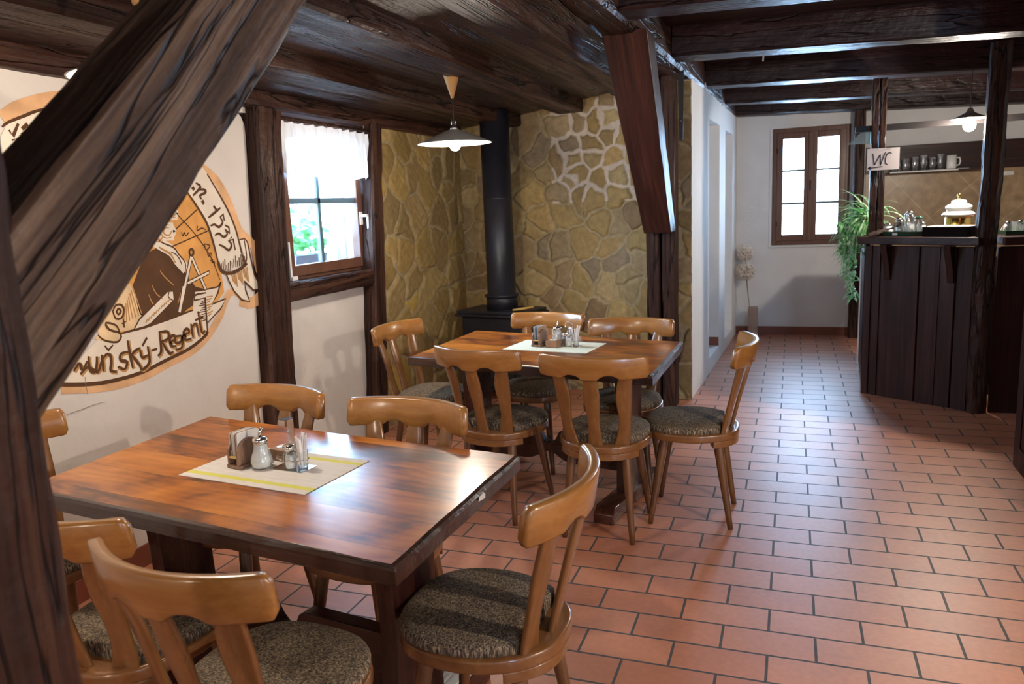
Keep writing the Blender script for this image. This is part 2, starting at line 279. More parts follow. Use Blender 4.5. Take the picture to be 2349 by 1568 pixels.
def lace():
    m, nt, b = newmat('white_lace'); N = nt.nodes.new; L = nt.links.new
    tc = N('ShaderNodeTexCoord')
    d = N('ShaderNodeBsdfDiffuse'); d.inputs[0].default_value = (0.80, 0.83, 0.88, 1)
    tl = N('ShaderNodeBsdfTranslucent'); tl.inputs[0].default_value = (0.75, 0.85, 0.95, 1)
    m1 = N('ShaderNodeMixShader'); m1.inputs[0].default_value = 0.035; L(d.outputs[0], m1.inputs[1]); L(tl.outputs[0], m1.inputs[2])
    t = N('ShaderNodeBsdfTransparent')
    mp = N('ShaderNodeMapping'); mp.inputs['Scale'].default_value = (10, 70, 9); L(tc.outputs['Object'], mp.inputs[0])
    n = N('ShaderNodeTexNoise'); n.inputs['Scale'].default_value = 1; n.inputs['Detail'].default_value = 5; L(mp.outputs[0], n.inputs['Vector'])
    r = N('ShaderNodeMapRange'); r.inputs[1].default_value = 0.50; r.inputs[2].default_value = 0.62; r.inputs[3].default_value = 0.99; r.inputs[4].default_value = 0.86; L(n.outputs['Fac'], r.inputs[0])
    m2 = N('ShaderNodeMixShader'); L(r.outputs[0], m2.inputs[0]); L(t.outputs[0], m2.inputs[1]); L(m1.outputs[0], m2.inputs[2])
    L(m2.outputs[0], nt.nodes['Material Output'].inputs['Surface']); return m
m_lace = lace()

def leafmat(name, c, c2):
    m, nt, b = newmat(name); N = nt.nodes.new; L = nt.links.new
    tc = N('ShaderNodeTexCoord'); n = N('ShaderNodeTexNoise'); n.inputs['Scale'].default_value = 25; L(tc.outputs['Object'], n.inputs['Vector'])
    r = N('ShaderNodeValToRGB'); r.color_ramp.elements[0].position = 0.4; r.color_ramp.elements[0].color = c4(c); r.color_ramp.elements[1].position = 0.6; r.color_ramp.elements[1].color = c4(c2); L(n.outputs['Fac'], r.inputs[0])
    L(r.outputs[0], b.inputs['Base Color']); b.inputs['Roughness'].default_value = 0.4
    b.inputs['Transmission Weight'].default_value = 0.0
    tl = N('ShaderNodeBsdfTranslucent'); L(r.outputs[0], tl.inputs[0]); mx = N('ShaderNodeMixShader'); mx.inputs[0].default_value = 0.35
    L(b.outputs[0], mx.inputs[1]); L(tl.outputs[0], mx.inputs[2]); L(mx.outputs[0], nt.nodes['Material Output'].inputs['Surface']); return m
m_spider = leafmat('spider_plant_leaf', (0.13, 0.42, 0.13), (0.62, 0.80, 0.55))
m_ger = leafmat('geranium_leaves', (0.05, 0.30, 0.08), (0.14, 0.50, 0.18))

# ------------------------------------------------------------------ object helpers
def tag(o, label=None, cat=None, group=None, kind=None):
    if label: o['label'] = label
    if cat: o['category'] = cat
    if group: o['group'] = group
    if kind: o['kind'] = kind
    return o
def thing(name, label, cat, loc=(0, 0, 0), rz=0.0, group=None):
    o = bpy.data.objects.new(name, None); o.empty_display_size = 0.1; col.objects.link(o)
    o.location = loc; o.rotation_euler = (0, 0, rz); return tag(o, label, cat, group)
def mobj(name, verts, faces, mat, parent=None, smooth=False, loc=None, rz=None, fm=None, bevel=0, bseg=2):
    me = bpy.data.meshes.new(name); me.from_pydata([tuple(v) for v in verts], [], faces)
    mats = mat if isinstance(mat, (list, tuple)) else [mat]
    for k in mats: me.materials.append(k)
    if fm is not None: me.polygons.foreach_set('material_index', fm)
    me.validate(); me.update()
    bm = bmesh.new(); bm.from_mesh(me); bmesh.ops.recalc_face_normals(bm, faces=bm.faces); bm.to_mesh(me); bm.free()
    if smooth: me.polygons.foreach_set('use_smooth', [True] * len(me.polygons))
    o = bpy.data.objects.new(name, me); col.objects.link(o); o.parent = parent
    if loc is not None: o.location = loc
    if rz is not None: o.rotation_euler = (0, 0, rz)
    if bevel:
        b = o.modifiers.new('bevel', 'BEVEL'); b.width = bevel; b.segments = bseg; b.limit_method = 'ANGLE'; b.angle_limit = R(40)
        if smooth is None or bseg > 1: me.polygons.foreach_set('use_smooth', [True] * len(me.polygons)); wn_ = o.modifiers.new('wn', 'WEIGHTED_NORMAL')
    return o
class MB:
    def __init__(s): s.v = []; s.f = []
    def add(s, v, f):
        n = len(s.v); s.v += [tuple(p) for p in v]; s.f += [tuple(i + n for i in q) for q in f]; return s
    def box(s, lo, hi):
        x0, y0, z0 = lo; x1, y1, z1 = hi
        return s.add([(x0, y0, z0), (x1, y0, z0), (x1, y1, z0), (x0, y1, z0), (x0, y0, z1), (x1, y0, z1), (x1, y1, z1), (x0, y1, z1)],
                     [(0, 3, 2, 1), (4, 5, 6, 7), (0, 1, 5, 4), (1, 2, 6, 5), (2, 3, 7, 6), (3, 0, 4, 7)])
    def prism(s, poly, a0, a1, axis='z'):
        n = len(poly)
        def P(p, a): return {'z': (p[0], p[1], a), 'y': (p[0], a, p[1]), 'x': (a, p[0], p[1])}[axis]
        return s.add([P(p, a0) for p in poly] + [P(p, a1) for p in poly],
                     [tuple(range(n))[::-1], tuple(range(n, 2 * n))] + [(i, (i + 1) % n, n + (i + 1) % n, n + i) for i in range(n)])
    def lathe(s, prof, c=(0, 0, 0), seg=28, cap=True):
        n = len(prof); v = []
        for r, z in prof:
            for k in range(seg):
                t = 2 * math.pi * k / seg; v.append((c[0] + r * math.cos(t), c[1] + r * math.sin(t), c[2] + z))
        f = [(i * seg + k, i * seg + (k + 1) % seg, (i + 1) * seg + (k + 1) % seg, (i + 1) * seg + k) for i in range(n - 1) for k in range(seg)]
        if cap:
            if prof[0][0] > 1e-5: f.append(tuple(range(seg))[::-1])
            if prof[-1][0] > 1e-5: f.append(tuple(range((n - 1) * seg, n * seg)))
        return s.add(v, f)
    def tube(s, pts, r, seg=8, cap=True):
        pts = [Vector(p) for p in pts]; n = len(pts); rs = r if isinstance(r, (list, tuple)) else [r] * n
        v = []; a = None
        for i, p in enumerate(pts):
            d = (pts[min(i + 1, n - 1)] - pts[max(i - 1, 0)]).normalized()
            if a is None: a = d.orthogonal().normalized()
            a = (a - d * a.dot(d)).normalized(); b = d.cross(a)
            for k in range(seg):
                t = 2 * math.pi * k / seg; v.append(p + (a * math.cos(t) + b * math.sin(t)) * rs[i])
        f = [(i * seg + k, i * seg + (k + 1) % seg, (i + 1) * seg + (k + 1) % seg, (i + 1) * seg + k) for i in range(n - 1) for k in range(seg)]
        if cap: f += [tuple(range(seg))[::-1], tuple(range((n - 1) * seg, n * seg))]
        return s.add(v, f)
    def obj(s, name, mat, parent=None, **k): return mobj(name, s.v, s.f, mat, parent, **k)
def box(name, lo, hi, mat, parent=None, bevel=0.0, **k): return MB().box(lo, hi).obj(name, mat, parent, bevel=bevel, **k)
def lathe(name, prof, mat, parent=None, loc=(0, 0, 0), seg=28, cap=True): return MB().lathe(prof, (0, 0, 0), seg, cap).obj(name, mat, parent, smooth=True, loc=loc)
def structure(o): o['kind'] = 'structure'; return o

def beam(name, p0, p1, w, h, mat, up=(0, 0, 1), parent=None, rough=0.006, seg=None, ch=0.012, seed=0, loc_parent=None):
    """hewn timber: its length runs along local x, cross-section w (local y) by h (local z), edges chamfered and uneven"""
    p0 = Vector(p0); p1 = Vector(p1); L = (p1 - p0).length; seg = seg or max(4, int(L / 0.055))
    ex = (p1 - p0).normalized(); ez = (Vector(up) - ex * Vector(up).dot(ex)).normalized(); ey = ez.cross(ex)
    ring = []
    hw, hh = w / 2, h / 2
    for (sy, sz) in ((-1, -1), (1, -1), (1, 1), (-1, 1)):
        cy, cz = sy * hw, sz * hh
        if sy * sz > 0: ring += [(cy, cz - sz * ch), (cy - sy * ch, cz)]
        else: ring += [(cy - sy * ch, cz), (cy, cz - sz * ch)]
    # add mid points on each long face
    rg = []
    for i in range(8):
        a = ring[i]; b = ring[(i + 1) % 8]; rg.append(a)
        if math.hypot(a[0] - b[0], a[1] - b[1]) > 0.04: rg.append(((a[0] * 2 + b[0]) / 3, (a[1] * 2 + b[1]) / 3)); rg.append(((a[0] + b[0] * 2) / 3, (a[1] + b[1] * 2) / 3))
    n = len(rg); v = []
    for i in range(seg + 1):
        x = L * i / seg
        for k, (y, z) in enumerate(rg):
            q = Vector((x * 3.0 + seed * 7.3, y * 6, z * 6)); d = noise.noise(q) * rough * 0.8 + noise.noise(q * 4.1) * rough * 0.45
            cc = 0.0
            if abs(abs(y) - hw) < 0.03 and abs(abs(z) - hh) < 0.03: cc = -max(0, noise.noise(Vector((x * 5 + seed, k * 3.1, 2.2)))) * rough * 1.8
            l = math.hypot(y, z); s = 1 + (d + cc) / l
            v.append((x, y * s, z * s))
    f = [(i * n + k, i * n + (k + 1) % n, (i + 1) * n + (k + 1) % n, (i + 1) * n + k) for i in range(seg) for k in range(n)]
    f += [tuple(range(n))[::-1], tuple(range(seg * n, seg * n + n))]
    o = mobj(name, v, f, mat, parent)
    mw = Matrix((ex, ey, ez)).transposed().to_4x4(); mw.translation = p0
    if parent is not None: mw = parent.matrix_basis.inverted() @ mw
    o.matrix_basis = mw
    return o

# ================================================================== STRUCTURE
XL = -2.62; XR = 3.0; YB = -4.1; YF = 6.28
structure(mobj('floor', [(XL - .1, YB, 0), (XR, YB, 0), (XR, YF + .05, 0), (XL - .1, YF + .05, 0)], [(0, 1, 2, 3)], m_tiles))
# left wall: plaster field with a rounded end, header, infill under the window
def plaster_field():
    e = [(0.98, 0.0), (0.955, 0.5), (0.99, 1.1), (1.035, 1.9)]
    v = []; zs = [0, .5, 1.1, 1.6, 1.9, 1.96, 2.0, 2.03]
    rows = []
    for z in zs:
        ye = np.interp(z, [0, .5, 1.1, 1.9, 2.03], [.855, .87, .905, .955, .965]); ye -= {1.96: .006, 2.0: .03, 2.03: .075}.get(z, 0)
        rows.append([(-2.60, YB), (-2.60, ye - .05), (-2.604, ye - .02), (-2.615, ye - .004), (-2.66, ye)])
        v += [(x, y, z) for x, y in rows[-1]]
    n = 5; f = [(i * n + k, i * n + k + 1, (i + 1) * n + k + 1, (i + 1) * n + k) for i in range(len(zs) - 1) for k in range(n - 1)]
    return structure(mobj('wall_left', v, f, m_plaster))
plaster_field()
structure(box('wall_left_upper', (-2.80, YB, 2.02), (-2.602, 0.95, 2.6), m_plaster))
structure(box('wall_left_infill', (-2.80, 0.9, 0.0), (-2.635, 2.25, 1.03), m_plaster))
structure(box('wall_left_rear', (-2.95, YB, 0.0), (-2.80, 1.27, 2.6), m_plaster))
structure(box('wall_left_far', (-2.95, 2.25, 0.0), (-2.66, 3.9, 2.6), m_plaster))
structure(box('wall_left_lower', (-2.95, 1.27, 0.0), (-2.80, 2.25, 1.10), m_plaster))
structure(box('wall_left_lintel', (-2.95, 1.27, 2.05), (-2.80, 2.25, 2.6), m_plaster))
structure(mobj('wall_front', *(lambda b: (b.v, b.f))(MB().box((XL - .3, YB - .2, 0), (1.9, YB, 2.7)).box((2.7, YB - .2, 0), (XR + .2, YB, 2.7)).box((1.9, YB - .2, 0), (2.7, YB, 1.05)).box((1.9, YB - .2, 1.95), (2.7, YB, 2.7))), m_plasterc))
structure(box('wall_right', (XR, YB, 0), (XR + .2, 6.5, 2.8), m_plasterc))
# far wall with the corridor window opening
WX0, WX1, WZ0, WZ1 = -0.16, 0.595, 0.966, 2.175
structure(mobj('wall_back', *(lambda b: (b.v, b.f))(MB().box((-.9, YF, 0), (WX0, YF + .26, 2.8)).box((WX1, YF, 0), (XR + .2, YF + .26, 2.8)).box((WX0, YF, 0), (WX1, YF + .26, WZ0)).box((WX0, YF, WZ1), (WX1, YF + .26, 2.8))), m_plasterc))
structure(box('baseboard_back', (-.52, YF - .012, 0), (.62, YF, .09), m_redtile))
structure(box('baseboard_left', (-2.60, YB, 0), (-2.588, .93, .095), m_redtile))
# window reveal: thin raised plaster band round the opening
structure(mobj('trim_1', *(lambda b: (b.v, b.f))(MB().box((WX0 - .025, YF - .012, WZ0 - .02), (WX0, YF + .001, WZ1 + .025)).box((WX1, YF - .012, WZ0 - .02), (WX1 + .025, YF + .001, WZ1 + .025)).box((WX0, YF - .012, WZ1), (WX1, YF + .001, WZ1 + .025)).box((WX0 - .03, YF - .02, WZ0 - .02), (WX1 + .03, YF + .001, WZ0))), m_plasterc))
# white corridor wall with two openings, running along the passage
def cw(y): return -.64 + (y - 3.3) * .0403
def corridor_wall():
    b = MB()
    def seg(y0, y1, z0, z1, t=.26):
        b.add([(cw(y0), y0, z0), (cw(y1), y1, z0), (cw(y1) - t, y1, z0), (cw(y0) - t, y0, z0), (cw(y0), y0, z1), (cw(y1), y1, z1), (cw(y1) - t, y1, z1), (cw(y0) - t, y0, z1)],
              [(0, 3, 2, 1), (4, 5, 6, 7), (0, 1, 5, 4), (1, 2, 6, 5), (2, 3, 7, 6), (3, 0, 4, 7)])
    seg(3.335, 4.21, 0, 2.34); seg(4.86, 5.28, 0, 2.34); seg(5.88, YF, 0, 2.34); seg(4.21, 4.86, 2.13, 2.34); seg(5.28, 5.88, 2.12, 2.34)
    seg(4.21, 4.86, 0, .13); seg(5.28, 5.88, 0, .12)
    return structure(b.obj('wall_passage', m_plasterc))
corridor_wall()
structure(mobj('baseboard_passage', *(lambda b: (b.v, b.f))(MB().add([(cw(4.21) - .25, 4.85, .13), (cw(4.86) - .002, 4.85, .13), (cw(4.86) - .002, 4.862, .13), (cw(4.21) - .25, 4.862, .13), (cw(4.21) - .25, 4.85, .21), (cw(4.86) - .002, 4.85, .21), (cw(4.86) - .002, 4.862, .21), (cw(4.21) - .25, 4.862, .21)], [(0, 3, 2, 1), (4, 5, 6, 7), (0, 1, 5, 4), (1, 2, 6, 5), (2, 3, 7, 6), (3, 0, 4, 7)])), m_redtile))
structure(box('wall_side_room', (-2.1, 3.95, 0), (-1.95, 6.5, 2.6), m_plasterc))
structure(box('wall_side_room_end', (-2.1, 6.28, 0), (-.8, 6.4, 2.6), m_plasterc))
structure(box('floor_side_room', (-2.1, 3.9, .0), (-.9, 6.28, .10), m_redtile))
structure(box('ceiling_side_room', (-2.1, 3.9, 2.36), (-.85, 6.3, 2.45), m_plasterc))

# ---- rubble stone facings: real relief, colour per stone
def stone_wall(name, p0, p1, z0, z1, cell=(0.21, 0.19), seed=1, patch=None, palette=None, step=0.0085, depth=0.020, mort=0.010, topfn=None, aniso=1.0):
    p0 = Vector((p0[0], p0[1], 0)); p1 = Vector((p1[0], p1[1], 0)); W = (p1 - p0).length; ex = (p1 - p0).normalized(); nrm = Vector((ex.y, -ex.x, 0))
    rs = np.random.RandomState(seed)
    nu = int(W / step) + 1; nz = int((z1 - z0) / step) + 1
    U, Z = np.meshgrid(np.linspace(0, W, nu), np.linspace(z0, z1, nz))
    def wob(a, b, s, k): return (np.sin(a * 9 * k + s) * np.cos(b * 11 * k + s * 2) + .6 * np.sin(a * 23 * k + b * 17 * k + s * 3) + .4 * np.cos(b * 31 * k - a * 27 * k + s))
    Uw = U + .018 * wob(U, Z, seed, 1) + .004 * wob(U, Z, seed + 1, 3.1); Zw = Z + .017 * wob(Z, U, seed + 3, 1) + .004 * wob(Z, U, seed + 2, 2.7)
    pts = []
    cu, cz = cell; r = 0; zz = z0 - cz
    while zz < z1 + cz:
        uu = -cu + (r % 2) * cu * .5
        while uu < W + cu:
            pts.append((uu + rs.uniform(-.46, .46) * cu, zz + rs.uniform(-.5, .5) * cz)); uu += cu * rs.uniform(.5, 1.45)
        zz += cz; r += 1
    if patch:
        keep = [p for p in pts if not (patch[0] - .02 < p[0] < patch[1] + .02 and patch[2] - .02 < p[1] < patch[3] + .02)]
        pc = .155; ex_ = []; rr = 0; b = patch[2] + .06
        while b < patch[3]:
            a = patch[0] + .07 + (rr % 2) * .07
            while a < patch[1]: ex_.append((a + rs.uniform(-.05, .05), b + rs.uniform(-.045, .045))); a += pc * rs.uniform(.85, 1.25)
            b += .135; rr += 1
        pts = keep + ex_
    P = np.array(pts); n = len(P)
    d1 = np.full(U.shape, 9.); d2 = np.full(U.shape, 9.); i1 = np.zeros(U.shape, int); i2 = np.zeros(U.shape, int)
    for k in range(n):
        d = np.hypot((Uw - P[k, 0]) * aniso, Zw - P[k, 1])
        m1 = d < d1; m2 = (~m1) & (d < d2)
        d2 = np.where(m1, d1, np.where(m2, d, d2)); i2 = np.where(m1, i1, np.where(m2, k, i2)); d1 = np.where(m1, d, d1); i1 = np.where(m1, k, i1)
    sep = np.hypot(P[i1, 0] - P[i2, 0], P[i1, 1] - P[i2, 1]) + 1e-6
    e = (d2 ** 2 - d1 ** 2) / (2 * sep)
    inp = np.zeros(U.shape, bool)
    if patch: inp = (U > patch[0]) & (U < patch[1]) & (Z > patch[2]) & (Z < patch[3])
    mw = np.where(inp, .0135, mort * (0.55 + .75 * np.abs(np.sin(Uw * 5.1 + Zw * 3.7 + seed))))
    t = np.clip((e - mw) / .016, 0, 1); t = t * t * (3 - 2 * t)
    tilt = rs.uniform(-1, 1, (n, 2)); hgt = rs.uniform(.3, 1.0, n)
    dz = t * (depth * hgt[i1] + tilt[i1, 0] * (Uw - P[i1, 0]) * .07 + tilt[i1, 1] * (Zw - P[i1, 1]) * .07)
    rough = .0010 * (np.sin(U * 61 + 3 * np.sin(Z * 37)) + np.sin(Z * 91 + 2.5 * np.sin(U * 53)))
    D = dz + t * rough
    pal = np.array(palette); ci = rs.randint(0, len(pal), n); jit = rs.uniform(.8, 1.2, (n, 1))
    colr = pal[ci][i1] * jit[i1]
    mc = np.where(inp[..., None], np.array([.62, .54, .45]), np.array([.40, .32, .19]))
    colr = colr * (1 - .0) ; tt = np.clip((e - mw * .85) / .006, 0, 1)[..., None]
    C_ = mc * (1 - tt) + colr * tt
    if topfn is not None: D = np.where(Z > topfn(U), D, D)
    verts = [(p0.x + ex.x * u + nrm.x * d, p0.y + ex.y * u + nrm.y * d, z) for u, z, d in zip(U.ravel(), Z.ravel(), D.ravel())]
    idx = np.arange(nu * nz).reshape(nz, nu)
    f = np.stack([idx[:-1, :-1], idx[:-1, 1:], idx[1:, 1:], idx[1:, :-1]], -1).reshape(-1, 4)
    me = bpy.data.meshes.new(name); me.from_pydata(verts, [], f.tolist()); me.materials.append(m_stone)
    ca = me.color_attributes.new('col', 'FLOAT_COLOR', 'POINT'); cc = np.ones((nu * nz, 4), np.float32); cc[:, :3] = C_.reshape(-1, 3); ca.data.foreach_set('color', cc.ravel())
    me.polygons.foreach_set('use_smooth', [True] * len(me.polygons))
    o = bpy.data.objects.new(name, me); col.objects.link(o); return structure(o)
OCH = [(.40, .28, .12), (.36, .26, .12), (.34, .255, .14), (.42, .32, .16), (.30, .21, .11), (.43, .31, .13), (.30, .235, .15)]
OCH2 = [(.36, .24, .085), (.38, .26, .09), (.32, .22, .09), (.45, .30, .075), (.36, .255, .10), (.31, .215, .09)]
stone_wall('wall_stone_left', (-2.60, 2.10), (-2.60, 3.70), 0, 2.20, (.27, .24), 5, palette=OCH2, depth=.016, mort=.006)
def bwy(x): return 3.30 - .2 * (x + .76)
stone_wall('wall_stone_back', (-2.64, bwy(-2.64)), (-.735, bwy(-.735)), 0, 2.34, (.235, .20), 12, patch=(.92, 1.66, 1.50, 2.27), palette=OCH, mort=.006, depth=.026)
structure(mobj('wall_stone_core', *(lambda b: (b.v, b.f))(MB().prism([(-2.64, bwy(-2.64) + .012), (-.66, bwy(-.66) + .03), (-.66, 3.5), (-.9, 3.5), (-.9, 3.92), (-2.64, 3.92)], 0, 2.5)), m_plaster))
stone_wall('wall_stone_pillar', (-.775, 3.318), (-.636, 3.300), 0, 2.31, (.30, .165), 22, palette=OCH, depth=.022)

# ---- ceilings
structure(mobj('ceiling', [(-2.7, YB, 2.13), (-.93, YB, 2.33), (-.88, 4.0, 2.33), (-2.7, 4.0, 2.13), (-2.7, YB, 2.25), (-.93, YB, 2.45), (-.88, 4.0, 2.45), (-2.7, 4.0, 2.25)],
                [(0, 3, 2, 1), (4, 5, 6, 7), (0, 1, 5, 4), (1, 2, 6, 5), (2, 3, 7, 6), (3, 0, 4, 7)], m_board))
structure(mobj('ceiling_bar_side', [(-1.0, YB, 2.52), (XR + .1, YB, 2.46), (XR + .1, 6.5, 2.44), (-.7, 6.5, 2.52), (-1.0, YB, 2.66), (XR + .1, YB, 2.6), (XR + .1, 6.5, 2.6), (-.7, 6.5, 2.66)],
                [(0, 3, 2, 1), (4, 5, 6, 7), (0, 1, 5, 4), (1, 2, 6, 5), (2, 3, 7, 6), (3, 0, 4, 7)], m_boardx))
# broad flat beams of the dining bay (their right faces make the dark stripes)
for k, (x, zb, wd, lab) in enumerate(((-2.145, 2.118, .20, 'broad flat ceiling beam nearest the window wall, left of the lit pendant'),
                                 (-1.615, 2.178, .22, 'broad flat ceiling beam in the middle of the dining bay, right of the pendant cone'),
                                 (-1.12, 2.236, .20, 'dark flat ceiling beam beside the heavy girder in the dining bay'))):
    o = beam('ceiling_beam', (x - .045, YB, zb + .055), (x + .05, 3.60 - k * .1, zb + .055), wd, .11, m_beam, rough=.004, seed=k + 1); tag(o, lab, 'beam', kind=None)
o = beam('wall_plate_beam', (-2.63, YB, 2.085), (-2.63, 3.62, 2.105), .15, .10, m_beam, seed=8, rough=.006); tag(o, 'dark timber wall plate running above the window and mural', 'beam')
o = beam('girder_beam', (-1.025, YB, 2.44), (-.605, 6.26, 2.42), .20, .21, m_beam, rough=.012, seed=3, ch=.022); tag(o, 'heavy rough hewn girder dividing the dining bay from the bar passage', 'beam')
for k, (y, lab) in enumerate(((-.2, 'dark cross beam over the bar passage, first from the camera'), (1.32, 'dark cross beam at the top edge of the photo, second from the camera'), (2.60, 'dark cross beam meeting the girder at the iron strap'),
                              (3.97, 'dark cross beam third from the far white wall, over the WC sign post'), (5.22, 'dark cross beam next to last before the far window wall'), (6.15, 'dark cross beam lying along the top of the far window wall'))):
    zc = 2.33 + .11 if k < 5 else 2.43
    x0 = -.80 + .04 * (y - .94) + .08
    o = beam('ceiling_beam', (x0, y, zc), (XR + .02, y + .03, zc - .115), .21 if k < 5 else .22, .20 if k < 5 else .22, m_beamd, rough=.006, seed=20 + k, ch=.01); tag(o, lab, 'beam')
# iron strap on the girder and nails left hanging under the cross beams
t = thing('iron_strap', 'black iron strap fixed to the girder beside the stone pillar post', 'strap', (-.665, 3.0, 0))
MB().add([(-.012, -.03, 1.88), (.012, -.03, 1.88), (.022, -.035, 2.40), (-.022, -.035, 2.40), (-.012, -.022, 1.88), (.012, -.022, 1.88), (.022, -.027, 2.40), (-.022, -.027, 2.40)], [(0, 3, 2, 1), (4, 5, 6, 7), (0, 1, 5, 4), (1, 2, 6, 5), (2, 3, 7, 6), (3, 0, 4, 7)]).obj('plate', m_iron, t)
MB().lathe([(.006, 0), (.006, .01)], (0, -.05, 2.0), 8).obj('nail_head', m_iron, t)

# ---- posts and braces
t = thing('timber_post', 'large blurred dark timber post at the left edge, nearest the camera', 'post', (-.95, -1.82, 0))
beam('shaft', (-.95, -1.82, 0), (-.945, -1.82, 2.33), .20, .20, m_beam, up=(0, 1, 0), parent=t, rough=.007, seed=31, ch=.014)
o = beam('knee_brace', (-.924, -1.850, 1.240), (-.918, -.53, 2.504), .138, .186, m_beamf, up=(0, -1, 1), rough=.008, seed=41, ch=.008); tag(o, 'weathered diagonal knee brace crossing the upper left of the picture', 'brace')
t = thing('timber_post', 'split dark timber post standing against the stone pillar', 'post', (-.825, 3.14, 0))
beam('post_half', (-.878, 3.13, 0), (-.875, 3.13, 2.34), .095, .17, m_beam, up=(0, 1, 0), parent=t, rough=.006, seed=51, ch=.008)
beam('post_half', (-.768, 3.13, 0), (-.765, 3.13, 2.34), .095, .17, m_beam, up=(0, 1, 0), parent=t, rough=.006, seed=52, ch=.008)
MB().box((-.03, .03, 0), (.03, .06, 2.3)).obj('split_shade', m_black, t)  # black strip standing in for the shade inside the post's split
def brace_back():
    # foot sawn level, top sawn level under the girder
    b = MB(); n = 22; v = []
    for i in range(n + 1):
        t_ = i / n; y = 2.96 + (1.72 - 2.96) * t_; z = 1.27 + (2.335 - 1.27) * t_; x = -.812 + .045 * t_; hw = .092 + .024 * t_
        dj = .004 * noise.noise(Vector((t_ * 9, 0, 3)))
        for (sx, dy) in ((-1, -.115), (1, -.115), (1, .125), (-1, .125)): v.append((x + sx * (hw + dj) , y + dy + dj, z))
    f = [(i * 4 + k, i * 4 + (k + 1) % 4, i * 4 + 4 + (k + 1) % 4, i * 4 + 4 + k) for i in range(n) for k in range(4)] + [(3, 2, 1, 0), (n * 4, n * 4 + 1, n * 4 + 2, n * 4 + 3)]
    ex = Vector((.045, 1.72 - 2.96, 2.335 - 1.27)).normalized(); ez = (Vector((0, -1, 1)) - ex * Vector((0, -1, 1)).dot(ex)).normalized(); ey = ez.cross(ex)
    mw = Matrix((ex, ey, ez)).transposed().to_4x4(); mw.translation = (-.812, 2.96, 1.27); mi = mw.inverted()
    o = mobj('knee_brace', [mi @ Vector(p) for p in v], f, m_panelr, bevel=.008); o.matrix_basis = mw
    return o
m_panelr = wood('red_brown_brace_wood', 'x', [(0.013, 0.004, 0.003), (0.044, 0.015, 0.011), (0.10, 0.038, 0.024)], 0.42, 0.9, 0.5, spec=.35)
tag(brace_back(), 'red brown diagonal knee brace between the split post and the girder', 'brace')

# window wall timbers (slightly leaning)
o = beam('timber_post', (-2.62, .945, 0), (-2.62, 1.068, 2.05), .22, .16, m_beam, up=(1, 0, 0), rough=.009, seed=61, ch=.014); o['label'] = 'worn dark timber post left of the lace curtained window'; o['category'] = 'post'
o = beam('timber_post', (-2.595, 1.998, 0), (-2.595, 2.190, 2.07), .145, .11, m_beam, up=(1, 0, 0), rough=.007, seed=62, ch=.012); o['label'] = 'dark timber post between the window and the stone facing'; o['category'] = 'post'
o = beam('sill_beam', (-2.62, 1.08, 1.072), (-2.62, 2.06, 1.072), .15, .105, m_beam, rough=.004, seed=63); o['label'] = 'dark timber sill beam under the lace curtained window'; o['category'] = 'beam'

# ---- window 1 (casement in the left wall)
def window_left():
    t = thing('window_1', None, None, (-2.64, 1.655, 1.57)); structure(t)
    Y0, Y1, Z0, Z1 = -.425, .42, -.425, .42
    def fr(x0, x1, y0, y1, z0, z1, w): return MB().box((x0, y0, z0), (x1, y0 + w, z1)).box((x0, y1 - w, z0), (x1, y1, z1)).box((x0, y0 + w, z0), (x1, y1 - w, z0 + w)).box((x0, y0 + w, z1 - w), (x1, y1 - w, z1))
    fr(-.06, -.005, Y0 - .06, Y1 + .09, Z0 - .055, Z1 + .06, .065).obj('window_frame', m_winwood, t, bevel=.003)
    s = fr(-.045, .012, Y0, Y1, Z0, Z1, .062).obj('sash', m_winwood, t, bevel=.004)
    MB().box((-.03, -.062, Z0 + .06), (-.006, -.032, Z1 - .06)).box((-.03, Y0 + .06, -.012), (-.006, Y1 - .06, .022)).obj('glazing_bars', m_grey, t, bevel=.003)
    box('pane', (-.022, Y0 + .06, Z0 + .06), (-.018, Y1 - .06, Z1 - .06), m_pane, t)
    h = MB().box((.012, Y1 - .052, -.155), (.022, Y1 - .020, -.07)).obj('handle', m_white, t, bevel=.003)
    MB().box((.022, Y1 - .045, -.105), (.052, Y1 - .027, -.088)).box((.048, Y1 - .045, -.105), (.064, Y1 - .008, -.088)).box((.048, Y1 - .024, -.225), (.064, Y1 - .008, -.088)).obj('handle_grip', m_white, h, bevel=.004)
    MB().box((.012, Y0 - .005, Z0 - .035), (.035, Y0 + .045, Z0 + .005)).box((.012, Y0 - .012, Z0 + .0), (.03, Y0 + .004, Z0 + .20)).obj('hinge_cover', m_white, t, bevel=.003)
    MB().tube([(.02, Y0 + .04, Z0 - .028), (.02, Y1 - .12, Z0 - .028)], .004).obj('stay_rod', m_steel, t)
    MB().box((-.16, Y1 - .06, Z0), (-.10, Y1 - .035, Z1)).box((-.19, Y1 - .03, Z0), (-.13, Y1 - .005, Z1)).obj('outer_casement', m_greyl, t)
    box('outer_sill', (-.36, -.40, -.50), (-.08, .6, -.465), m_greyl, t)
m_grey = plain('teal_grey_bar', (.10, .15, .17), .35)
m_greyl = plain('pale_grey_frame', (.42, .40, .40), .5)
window_left()
